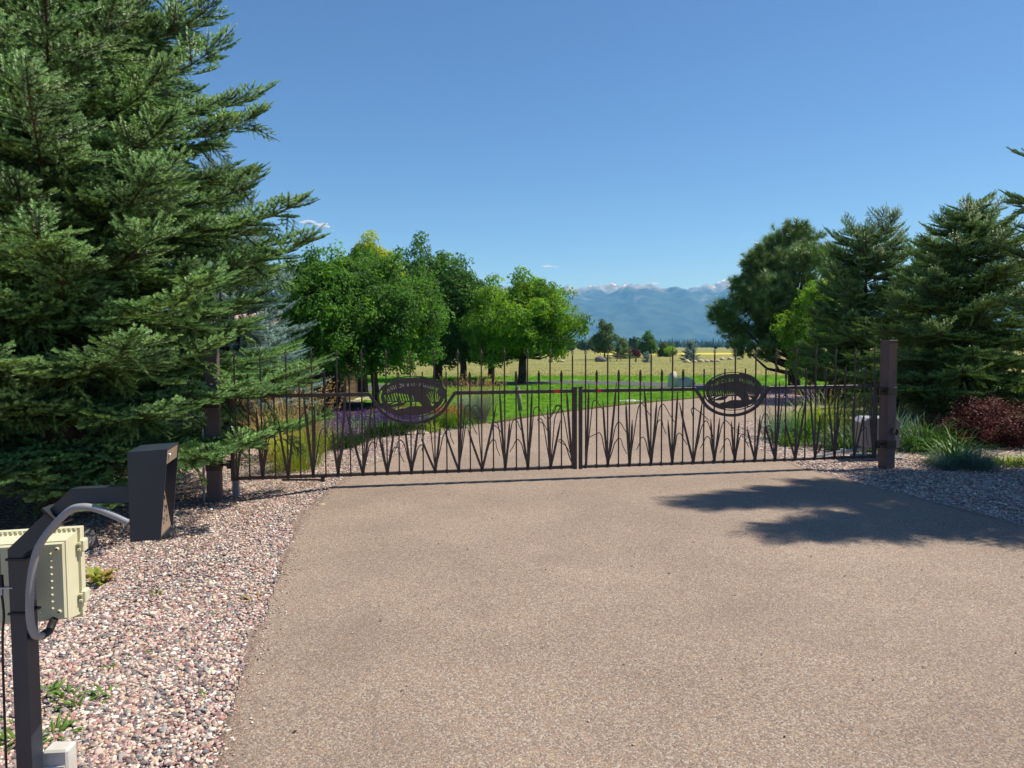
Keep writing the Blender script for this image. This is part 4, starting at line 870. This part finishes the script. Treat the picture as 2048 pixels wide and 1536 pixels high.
shrub('barberry', (9.1, 11.9, G0), 'second dark red barberry tucked against the first', SM['barberry'], 82, .8, .72, 110, 1.0)
# weeds in the near gravel
WL = {k: M[k] for k in ()}
M['weed'] = bladmat('weed_leaves', [lin(92, 128, 50), lin(112, 144, 62)]); M['weed_y'] = bladmat('yellowing_weed_leaves', [lin(142, 160, 62), lin(168, 172, 78), lin(186, 140, 80)])
def weed(loc, label, mat, n, L, w, seed, kind='blade', group=None):
    rng = np.random.default_rng(seed); root = empty('weed', loc, 0, label, 'weed', group)
    for i in range(n):
        b = MB(); az = rng.uniform(0, 6.28); q = rng.uniform(0, L*.7); x0, y0 = q*cos(az), q*sin(az); a2 = az+rng.normal(0, .8); up = rng.uniform(.4, 1.2); l = L*rng.uniform(.6, 1.1)
        d = Vector((cos(a2)*cos(up), sin(a2)*cos(up), sin(up))); s = d.cross(Vector((0, 0, 1))).normalized(); nn = s.cross(d); z0 = (rng.uniform(.01, L*.9) if kind == 'round' else .0)
        p = Vector((x0, y0, z0)); ww = w*rng.uniform(.7, 1.2)
        b.add([p, p+d*l*.35+s*ww-nn*.004, p+d*l*.35+nn*.0, p+d*l*.35-s*ww-nn*.004, p+d*l*.7+s*ww*.8-nn*.012, p+d*l*.7-nn*.006, p+d*l*.7-s*ww*.8-nn*.012, p+d*l-nn*.03], [(0, 2, 1), (0, 3, 2), (1, 2, 5, 4), (2, 3, 6, 5), (4, 5, 7), (5, 6, 7)])
        if kind == 'round': b.tube([(x0*.3, y0*.3, -.01), p], .0025, 4, caps=False)
        b.build('leaf', M[mat], root)
weed((-3.18, 5.35, zbed(-3.18, 5.35)), 'yellow-green seedling with round and orange leaves by the control box', 'weed_y', 34, .10, .026, 1, 'round')
weed((-1.76, 4.75, zbed(-1.76, 4.75)), 'small weed with reddish leaves near the drive edge', 'weed_y', 7, .075, .013, 2)
for i, (x, y, n, L) in enumerate([(-2.2, 3.05, 20, .11), (-2.05, 3.1, 16, .10), (-2.3, 3.2, 14, .10), (-2.22, 3.42, 13, .10), (-2.12, 3.35, 12, .09), (-2.02, 3.45, 11, .085), (-2.35, 3.45, 12, .10), (-2.38, 3.02, 14, .11)]):
    weed((x, y, zbed(x, y)), 'leafy green weed growing in the gravel at the keypad pedestal foot', 'weed', n, L*.85, .010, 10+i, group='weeds by the pedestal')
for i, (x, y) in enumerate([(-2.18, 3.72), (-2.1, 3.92), (-1.62, 3.9), (-1.95, 4.5), (-2.5, 4.9), (-1.5, 3.4)]):
    weed((x, y, zbed(x, y)), 'tiny weed sprig poking through the open gravel', 'weed', 5, .05, .008, 30+i, group='tiny weed sprigs')
def rock(loc, size, label, mat, seed, name='boulder', rz=0, group=None, sub=3, rough=.16):
    import bmesh
    from mathutils import noise
    bm = bmesh.new(); bmesh.ops.create_icosphere(bm, subdivisions=sub, radius=1)
    o3 = Vector((seed*3.1, seed*1.7, seed*.9))
    for v in bm.verts:
        k = 1+rough*2*noise.noise(v.co*1.1+o3)+rough*noise.noise(v.co*2.6+o3); v.co = v.co*k
        c = v.co; v.co = Vector((round(c.x*3.2)/3.2*.35+c.x*.65, round(c.y*3.2)/3.2*.35+c.y*.65, c.z))
        v.co = Vector((v.co.x*size[0], v.co.y*size[1], max(v.co.z, -.5)*size[2]))
    me = bpy.data.meshes.new(name); bm.to_mesh(me); bm.free(); me.materials.append(M[mat])
    for p in me.polygons: p.use_smooth = True
    o = bpy.data.objects.new(name, me); COL.objects.link(o); o.location = loc; o.rotation_euler = (0, 0, rz)
    return tag(o, label, 'rock', group)
rock((-3.42, 6.75, -.06), (.17, .14, .13), 'grey-green stone in the shade below the fir', 'rock_dark', 1)
rock((-4.05, 6.3, -.05), (.24, .2, .17), 'dark boulder under the fir behind the control box', 'rock_dark', 2)
rock((-2.15, 14.05, -.03), (.24, .16, .09), 'cream edging stone in front of the low bright plant', 'rock', 3)
rock((-1.85, 14.2, -.03), (.2, .15, .08), 'second cream edging stone touching the first', 'rock', 4)
rock((7.55, 12.75, -.03), (.3, .2, .07), 'tan flat stone between the daylilies and the barberry', 'rock', 5)
rock((-2.06, 7.6, -.02), (.05, .04, .03), 'orange stone lying at the edge of the driveway', 'rock', 6, 'stone')
rock((-1.70, 4.58, zbed(-1.7, 4.58)+.012), (.03, .025, .016), 'smooth cream pebble beside the small reddish weed', 'rock', 7, 'stone')
rock((3.75, 22.5, -.05), (.42, .22, .05), 'flat pale stone set in the lawn at the drive edge', 'rock_white', 8)
r_ = rock((6.85, 28.3, .12), (.42, .3, .34), 'white address boulder with dark number beside the lane', 'rock_white', 9)
fc = bpy.data.curves.new('number', 'FONT'); fc.body = '162'; fc.size = .2; fc.extrude = .012; fc.align_x = 'CENTER'
to = bpy.data.objects.new('number', fc); nm = bpy.data.meshes.new_from_object(to); bpy.data.objects.remove(to); nm.materials.append(M['black'])
no_ = bpy.data.objects.new('number', nm); COL.objects.link(no_); no_.parent = r_; no_.location = (.06, -.30, -.16); no_.rotation_euler = (radians(82), 0, 0)
rock((6.45, 28.4, .2), (.2, .3, .52), 'tall white slab leaning on the address boulder', 'rock_white', 10)
root = empty('marker_post', (.22, 19.05, -.05), 0, 'leaning weathered wooden post in the lawn at the drive edge', 'post')
b = MB(); b.tube([(0, 0, -.05), (-.03, .0, .35), (-.075, 0, .66)], [.06, .055, .05], 8); b.build('post', M['oldwood'], root, True)
b = MB(); b.tube([(-.075, 0, .66), (-.078, 0, .685)], .056, 8); b.build('cap', M['galv'], root)
for i, (x, y) in enumerate([(-5.6, 27.2), (-3.3, 31.0), (-1.3, 32.0), (8.1, 29.0)]):
    root = empty('path_light', (x, y, -.03), 0, ['low black path light by the maple trunks', 'low black path light where the lane bends', 'low black path light under the bright maple', 'low black path light near the address boulder'][i], 'path light', 'path lights along the lane')
    b = MB(); b.lathe([(.03, -.03), (.03, .24)], 8); b.build('stem', M['black'], root); b = MB(); b.lathe([(.05, .24), (.05, .31), (.03, .33)], 10); b.build('head', M['black'], root)
# brown pump house behind the blue spruce
hx, hy = -7.35, 23.3
house = empty('pump_house', (hx, hy, -.06), 0, 'low brown board-sided building half hidden behind maple and spruce', 'building')
def HB(name, c, d, mat, parent=house): b = MB(); b.box(c, d); return b.build(name, M[mat], parent)
wl_ = HB('wall', (0, 0, 1.15), (3.9, 2.6, 2.3), 'trimdark')
bd = MB(); bd.box((0, 0, 0), (3.94, .03, .17)); bd0 = bd.build('board', M['siding'], link=False)
sd = MB(); sd.box((0, 0, 0), (.03, 2.64, .17)); sd0 = sd.build('board', M['siding'], link=False)
for i in range(12):
    if i == 4: continue
    instance(bd0, (0, -1.312, .11+.185*i), parent=wl_); instance(sd0, (1.962, 0, .11+.185*i), parent=wl_)
for x in (-1.95, 1.95): HB('corner_board', (x, -1.315, 1.15), (.12, .06, 2.3), 'trimdark')
rf = MB(); rf.prism([(-2.4, -1.75, 2.25), (2.4, -1.75, 2.25), (2.4, 0, 2.95), (-2.4, 0, 2.95)], (0, 0, 0), (0, 0, .1)); rf.prism([(2.4, 1.75, 2.25), (-2.4, 1.75, 2.25), (-2.4, 0, 2.95), (2.4, 0, 2.95)], (0, 0, 0), (0, 0, .1)); rf.build('roof', M['shingle'], house)
# lawn blades
def tuft(seed, mat, n, L, w, lean=.7):
    b = MB(); blades(b, n, .09, L, lean, w, np.random.default_rng(seed), 0, 1., 2); return b.build('grass_tuft', mat, link=False)
M['turf'] = bladmat('turf_blades', [lin(92, 138, 38), lin(110, 156, 48), lin(126, 166, 62)], trans=.35)
M['hay'] = bladmat('dry_grass_blades', [lin(118, 120, 62), lin(146, 138, 82), lin(106, 114, 54), lin(158, 146, 94)], trans=.2)
TF = [tuft(i, M['turf'], 16, .075, .003) for i in range(3)]; HF = [tuft(9+i, M['hay'], 14, .16, .004) for i in range(3)]
def sow(pts, z, srcs, s0, s1, label, cat='grass'):
    k = len(pts); return tag(scatter('grass', np.column_stack([pts, np.full(k, z)]), np.column_stack([U(-.1, .1, k), U(-.1, .1, k), U(0, 6.3, k)]), U(s0, s1, k), srcs), label, cat, kind='stuff')
def inlawn(x, y): return y > (15.3 if x < -1.7 else float(np.interp(x, [-1.7, .9, 1.61, 3.38, 5.98, 8.7], [15.6, 17.9, 18.8, 20.8, 23.2, 26.6]))) and y < float(np.interp(x, [-12, -6.2, -3.2, .75, 2.5, 5, 7.35, 8.8], [27, 27.4, 31.2, 32.5, 33.3, 31.5, 29.1, 26.6])) and x < 8.7 and not (x < -3.4 and 17.8 < y < 22.6)
P = np.column_stack([U(-11, 8.7, 17000), U(15.3, 33.3, 17000)]); P = np.array([p for p in P if inlawn(*p)])
sow(P, -.045, TF, .8, 1.5, 'short green mown lawn between the driveway and the lane')
P = np.column_stack([U(-16, 16, 9000), U(30, 44, 9000)]); P = np.array([p for p in P if float(np.interp(p[0], [-16, -7.45, -3.2, .8, 2.8, 5.5, 8.4, 10.7, 16], [32, 32.8, 35.8, 36.2, 36.8, 35.7, 33.5, 30.3, 28.5])) < p[1] < 42.5-.05*abs(p[0])+RNG.normal(0, .5)])
sow(P, -.045, TF, 1.0, 1.9, 'short green grass strip beyond the lane')
yy = 43+67*U(0, 1, 15000)**1.6; P = np.column_stack([U(-.35, .55, 15000)*yy, yy])
sow(P, -.06, HF, .3, .75, 'dry tan meadow grass of the open field')
# straw fringe of longer dry grass where lawn meets drive
ye = U(15.8, 24.5, 1400); P = np.array([(xl(y)-abs(RNG.normal(.10, .10)), y) for y in ye]); sow(P, -.04, HF, .35, .8, 'fringe of dry grass where the lawn meets the driveway')
# dark forest litter tufts and dead needles below the fir
P = np.column_stack([U(-6.5, -2.5, 900), U(5.9, 10, 900)]); k = len(P)
M['litter'] = bladmat('dead_needles', [lin(150, 104, 70), lin(124, 88, 62), lin(170, 124, 84)], trans=0)
LT = [tuft(30+i, M['litter'], 10, .05, .002, 2.2) for i in range(2)]
tag(scatter('needle_litter', np.array([(x, y, zbed(x, y)+.015) for x, y in P]), np.column_stack([U(-.2, .2, k), U(-.2, .2, k), U(0, 6.3, k)]), U(.6, 1.2, k), LT), 'brown dead needles strewn on the gravel below the fir', 'needle litter', kind='stuff')
# ------------------------------------------------------------------ the far side of the field
B('cottonwood_tree', (12.9, 99, -.06), 'grey-green twin-topped cottonwood far across the field', LEAF['cotton'], 301, crown(21, 2.9, 1.5, 1.9, 30, (.5, .8), .35)+[(-.35, 0, 4.7, .5), (.75, 0, 4.5, .5), (-.3, 0, 5.2, .3)], .14, per=60, cs=2.0, fork=.8)
C('spruce_tree', (16.4, 106, -.06), 2.55, 1.35, 'small dark conical spruce next to the far cottonwood', SPR, 302, z0=.15, whorl=.3, nb=7, ss=1.9, dens=.5, inner=.3)
B('plum_tree', (19.1, 111, -.06), 'purple-leaved shrub beside the far conical spruce', LEAF['plum'], 303, crown(23, .85, .75, .75, 12, (.3, .5), .3), .08, per=70, cs=1.6, fork=.4)
B('maple_tree', (22.2, 116, -.06), 'rounded deep green tree standing alone far across the field', LEAF['maple_dark'], 304, crown(24, 2.35, 1.3, 1.5, 26, (.45, .75), .5)+[(0, 0, 3.9, .4)], .13, per=70, cs=2.0, fork=.7)
C('spruce_tree', (14.9, 78.8, -.06), 1.0, .42, 'knee-high blue spruce seedling out in the field', BLU, 305, z0=.05, whorl=.16, nb=6, ss=.9, dens=.3, inner=.2)
B('willow_tree', (26.6, 122, -.06), 'wide rounded green tree behind the young staked tree', LEAF['cotton'], 306, crown(26, 1.35, 1.5, 1.0, 22, (.4, .65), .2), .12, per=70, cs=2.0, fork=.5)
B('maple_tree', (17.4, 78.2, -.06), 'young yellow-green staked tree in the field', LEAF['maple_light'], 307, crown(27, 1.3, .6, .45, 9, (.15, .28), .2), .035, per=140, cs=1.0, fork=.75)
C('spruce_tree', (22.2, 88.5, -.06), 2.25, .95, 'slender blue-green spruce by the row of boulders', BLU, 308, z0=.1, whorl=.3, nb=6, ss=1.6, dens=.5, inner=.25)
for i, (x, y, r_) in enumerate([(19.0, 77.5, .55), (20.0, 77.9, .42), (20.75, 78.2, .55), (21.6, 78.6, .45), (22.4, 79.2, .48), (23.2, 80.2, .38), (27.2, 92, .5), (28.4, 92.5, .55), (29.8, 93, .5)]):
    rock((x, y, .02), (r_*.7, r_*.55, r_*.5), 'pale tan boulder in the row at the far side of the field', 'rock', 40+i, group='row of boulders', sub=2)
for i, (x, y, r_) in enumerate([(5.9, 84, .4), (4.6, 83.5, .35)]):
    rock((x, y, .03), (r_, r_*.7, r_*.5), 'low pale rock at the field edge behind the bright maple', 'rock', 60+i, group='low rocks behind the maple', sub=2)
rock((10.4, 84, .15), (.62, .5, .45), 'dark rounded boulder near the far cottonwood', 'rock_dark', 55, sub=2)
t_ = empty('picnic_table', (12.3, 86, -.06), .3, 'weathered picnic table near the far cottonwood', 'table')
b = MB(); [b.box((0, -.32+.16*i, .75), (1.9, .14, .05)) for i in range(5)]; b.build('table_top', M['oldwood'], t_)
for s in (-1, 1):
    b = MB(); b.box((0, .72*s, .45), (1.9, .28, .05)); b.build('bench', M['oldwood'], t_)
    b = MB(); b.tube([(.7*s, -.65, 0), (.7*s, -.2, .73)], .05, 4); b.tube([(.7*s, .65, 0), (.7*s, .2, .73)], .05, 4); b.box((.7*s, 0, .42), (.08, 1.6, .1)); b.build('leg', M['oldwood'], t_)
b = MB(); b.box((0, 0, .25), (.2, .2, .62), bev=.02); b.box((0, 0, .57), (.26, .26, .06), bev=.02); tag(b.build('utility_stub', M['oldwood']), 'short square stub standing in the open field', 'post').location = (14.2, 81.5, -.06)
sheet('crop_field', [(22, 150), (60, 150), (60, 190), (20, 190)], -.03, M['canola'])
# blue-green wood along the foot of the mountains, too far to count
M['farwood'] = leafmat('far_wood', [lin(58, 84, 54), lin(74, 100, 64), lin(50, 74, 52), lin(84, 108, 66)], 0, .8, .1)
def farconif(seed):
    r = np.random.default_rng(seed); b = MB(); z = .6
    for i in range(7):
        rr = 2.6*(1-i/7.5)*r.uniform(.85, 1.15); n = 7; V = [(rr*cos(2*pi*j/n+i)*r.uniform(.7, 1.2), rr*sin(2*pi*j/n+i)*r.uniform(.7, 1.2), z-.5) for j in range(n)]+[(0, 0, z+2.4)]
        b.add(V, [(j, (j+1) % n, n) for j in range(n)]); z += 1.45
    return b.build('far_conifer', M['farwood'], link=False)
def farbroad(seed):
    r = np.random.default_rng(seed); b = MB()
    for i in range(160):
        d = r.normal(size=3); d /= np.linalg.norm(d); c = d*np.array((3, 3, 3.2))*r.uniform(.7, 1.05)+np.array((0, 0, 4)); u = r.normal(size=3); u /= np.linalg.norm(u); v = np.cross(u, d); v /= max(np.linalg.norm(v), 1e-3); s = r.uniform(.5, 1.0)
        b.add([c-u*s, c+v*s, c+u*s, c-v*s], [(0, 1, 2, 3)])
    return b.build('far_broadleaf', M['farwood'], link=False)
FW = [farconif(1), farconif(2), farbroad(3), farbroad(4)]
k = 900; yy = np.exp(U(math.log(230), math.log(420), k)); xx = U(-.75, .85, k)*yy; s = U(.35, .75, k)
keep = (np.sin(xx*.045+1)+np.sin(xx*.013)*.8+U(-.6, .6, k)) > .8
k2 = 4200; y2 = np.exp(U(math.log(900), math.log(4200), k2)); x2 = U(-.85, .85, k2)*y2; s2 = U(.8, 1.6, k2)*np.clip(y2/1500, .8, 2)
P = np.vstack([np.column_stack([xx[keep], yy[keep], np.full(keep.sum(), -.1)]), np.column_stack([x2, y2, np.full(k2, -.1)])]); sc = np.concatenate([s[keep], s2])
vd = np.concatenate([RNG.integers(2, 4, keep.sum()), RNG.integers(0, 3, k2)]); k = len(P)
tag(scatter('far_wood', P, np.column_stack([np.zeros(k), np.zeros(k), U(0, 6.3, k)]), sc, FW, vid=vd), 'blue-green wood along the foot of the mountains', 'woods', kind='stuff')

# ------------------------------------------------------------------ mountains: ridged height field, snow in the high gullies
from mathutils import noise as mn
SKY_AZ = [-1.0, -.55, -.3, -.15, .0, .07, .081, .09, .1, .12, .131, .146, .162, .172, .184, .195, .205, .215, .232, .244, .256, .265, .282, .291, .30, .31, .36, .42, .5, .6, .8, 1.0]
SKY_EL = [.085, .094, .086, .095, .086, .090, .0905, .0885, .0885, .0875, .0885, .0925, .092, .0915, .0865, .0825, .083, .082, .0775, .0825, .0815, .0845, .0915, .089, .0935, .0955, .093, .086, .081, .078, .086, .08]
def ridge(x, y): return 1-abs(mn.noise(Vector((x, y, 3.7))))*2
V = []; NXm, NYm = 640, 110; R0, R1 = 5200., 9600.
def fbm(x, y, o=4):
    t = 0; a = .5
    for k in range(o): t += a*ridge(x, y); x, y, a = x*2.13+5.2, y*2.13+1.7, a*.5
    return t
for j in range(NYm+1):
    t = j/NYm; yb = R0+(R1-R0)*t
    for i in range(NXm+1):
        x = (-1+2*i/NXm)*8200; y = yb
        el = float(np.interp(x/8200, SKY_AZ, SKY_EL)); hr = el*8200
        # a forested front range with spurs, and the bare snowy crest behind it
        f = fbm(x/1900, y/3000+2.1, 5); up = sst(0, .72, t)
        front = hr*(.80+.50*(f-.55))*sst(0, .52, t)**1.15*(1-.75*sst(.54, .72, t))
        crest = (hr+160*(fbm(x/430+3, y/600, 5)-.62))*(1-abs(t-.76)/.24)**.7 if abs(t-.76) < .24 else 0
        V.append((x, y, max(-2, max(front, crest)+34*(fbm(x/210, y/210, 3)-.4)*up-6)))
F = [(j*(NXm+1)+i, j*(NXm+1)+i+1, (j+1)*(NXm+1)+i+1, (j+1)*(NXm+1)+i) for j in range(NYm) for i in range(NXm)]
mm, n, l, bs = newmat('mountain_forest_rock_snow'); g = n.new('ShaderNodeNewGeometry'); sx = n.new('ShaderNodeSeparateXYZ'); l.new(g.outputs['Position'], sx.inputs[0])
def nz(sc, d=8, r=.6):
    o = n.new('ShaderNodeTexNoise'); o.inputs['Scale'].default_value = sc; o.inputs['Detail'].default_value = d; o.inputs['Roughness'].default_value = r; l.new(g.outputs['Position'], o.inputs['Vector']); return o.outputs['Fac']
def mth(op, a, b):
    o = n.new('ShaderNodeMath'); o.operation = op
    for q, s in enumerate((a, b)):
        if isinstance(s, (int, float)): o.inputs[q].default_value = s
        else: l.new(s, o.inputs[q])
    return o.outputs[0]
def mixc(f, a, b):
    o = n.new('ShaderNodeMix'); o.data_type = 'RGBA'; l.new(f, o.inputs[0])
    for q, s in ((6, a), (7, b)):
        if isinstance(s, tuple): o.inputs[q].default_value = s
        else: l.new(s, o.inputs[q])
    return o.outputs[2]
fr = ramp(n, [(.4, lin(26, 44, 44)), (.62, lin(58, 78, 66))]); l.new(nz(.006), fr.inputs[0])
rk = ramp(n, [(.35, lin(104, 106, 112)), (.65, lin(146, 146, 148))]); l.new(nz(.012), rk.inputs[0])
hz_ = mth('ADD', sx.outputs[2], mth('MULTIPLY', mth('SUBTRACT', nz(.0035), .5), 900))
rmask = ramp(n, [(.0, (0, 0, 0, 1)), (1, (1, 1, 1, 1))]); l.new(mth('DIVIDE', mth('SUBTRACT', hz_, 560), 150), rmask.inputs[0])
c1 = mixc(rmask.outputs[0], fr.outputs[0], rk.outputs[0])
sh_ = mth('ADD', sx.outputs[2], mth('MULTIPLY', mth('SUBTRACT', nz(.011, 9, .8), .5), 1500))
smask = ramp(n, [(0, (0, 0, 0, 1)), (1, (1, 1, 1, 1))]); l.new(mth('DIVIDE', mth('SUBTRACT', sh_, 825), 50), smask.inputs[0])
l.new(mixc(smask.outputs[0], c1, lin(240, 244, 250)), bs.inputs['Base Color']); bs.inputs['Roughness'].default_value = .9; bs.inputs['Specular IOR Level'].default_value = .1
mt = mesh_obj('mountains', V, F, mm, smooth=True); tag(mt, kind='structure')

# ------------------------------------------------------------------ air between here and the mountains
hb = MB(); hb.box((0, 4600, 480), (19200, 10400, 963)); hb.box
hm = bpy.data.materials.new('haze'); hm.use_nodes = True; hn_ = hm.node_tree.nodes; hn_.clear()
ho = hn_.new('ShaderNodeOutputMaterial'); pv = hn_.new('ShaderNodeVolumePrincipled'); pv.inputs['Color'].default_value = (.15, .45, 1, 1); pv.inputs['Absorption Color'].default_value = (1, 1, 1, 1); pv.inputs['Density'].default_value = 1.12e-4; pv.inputs['Anisotropy'].default_value = 0
hm.node_tree.links.new(pv.outputs[0], ho.inputs['Volume'])
hz = hb.build('haze', hm); tag(hz, 'pale blue summer haze in front of the mountains', 'haze', kind='stuff')
# ------------------------------------------------------------------ three wisps of cloud above the haze
cm, cn, cl, cb = newmat('cloud'); ct = cn.new('ShaderNodeTexCoord'); cz = cn.new('ShaderNodeTexNoise'); cz.inputs['Scale'].default_value = 3.2; cz.inputs['Detail'].default_value = 7; cz.inputs['Roughness'].default_value = .65
cl.new(ct.outputs['Object'], cz.inputs['Vector']); cr = ramp(cn, [(.40, (0, 0, 0, 1)), (.72, (.8, .8, .8, 1))]); cl.new(cz.outputs['Fac'], cr.inputs[0])
cd = cn.new('ShaderNodeBsdfDiffuse'); cd.inputs['Color'].default_value = (1, 1, 1, 1); ctl = cn.new('ShaderNodeBsdfTranslucent'); ctl.inputs['Color'].default_value = (1, 1, 1, 1)
cx = cn.new('ShaderNodeMixShader'); cl.new(cd.outputs[0], cx.inputs[1]); cl.new(ctl.outputs[0], cx.inputs[2]); ctr = cn.new('ShaderNodeBsdfTransparent'); cf = cn.new('ShaderNodeMixShader')
cl.new(cr.outputs[0], cf.inputs[0]); cl.new(ctr.outputs[0], cf.inputs[1]); cl.new(cx.outputs[0], cf.inputs[2]); cl.new(cf.outputs[0], cn['Material Output'].inputs['Surface'])
def cloud(loc, size, line, r0, n, label, seed):
    """many thin overlapping puffs along a line"""
    b = MB(); r = np.random.default_rng(seed)
    for k in range(n):
        t = r.random(); c = np.array([np.interp(t, [0, .5, 1], [q[i] for q in line]) for i in range(3)])+r.normal(0, r0*.45, 3)*np.array((1, 1, .6)); rr = r0*r.uniform(.35, .8)*(1-.45*t); n1, n2 = 10, 6
        V = [(c[0]+rr*1.3*cos(2*pi*i/n1)*sin(pi*j/n2), c[1]+rr*sin(2*pi*i/n1)*sin(pi*j/n2), c[2]+rr*.6*cos(pi*j/n2)) for j in range(n2+1) for i in range(n1)]
        b.add(V, [(j*n1+i, j*n1+(i+1) % n1, (j+1)*n1+(i+1) % n1, (j+1)*n1+i) for j in range(n2) for i in range(n1)])
    o = b.build('cloud', cm, None, True); o.location = loc; o.scale = size; tag(o, label, 'cloud')
cloud((-3220, 12000, 2060), (330, 240, 170), [(-.75, 0, .42), (-.05, 0, .15), (.8, 0, -.5)], .33, 30, 'small slanting wisp of cloud above the maples', 1)
cloud((625, 12000, 1355), (125, 110, 70), [(-.5, 0, 0), (0, 0, .1), (.7, 0, -.05)], .45, 16, 'tiny puff of cloud above the bright maple', 2)
cloud((2400, 12000, 1060), (130, 100, 100), [(-.4, 0, .2), (0, 0, .05), (.4, 0, -.2)], .4, 9, 'faint puff of cloud touching the snowy ridge', 3)
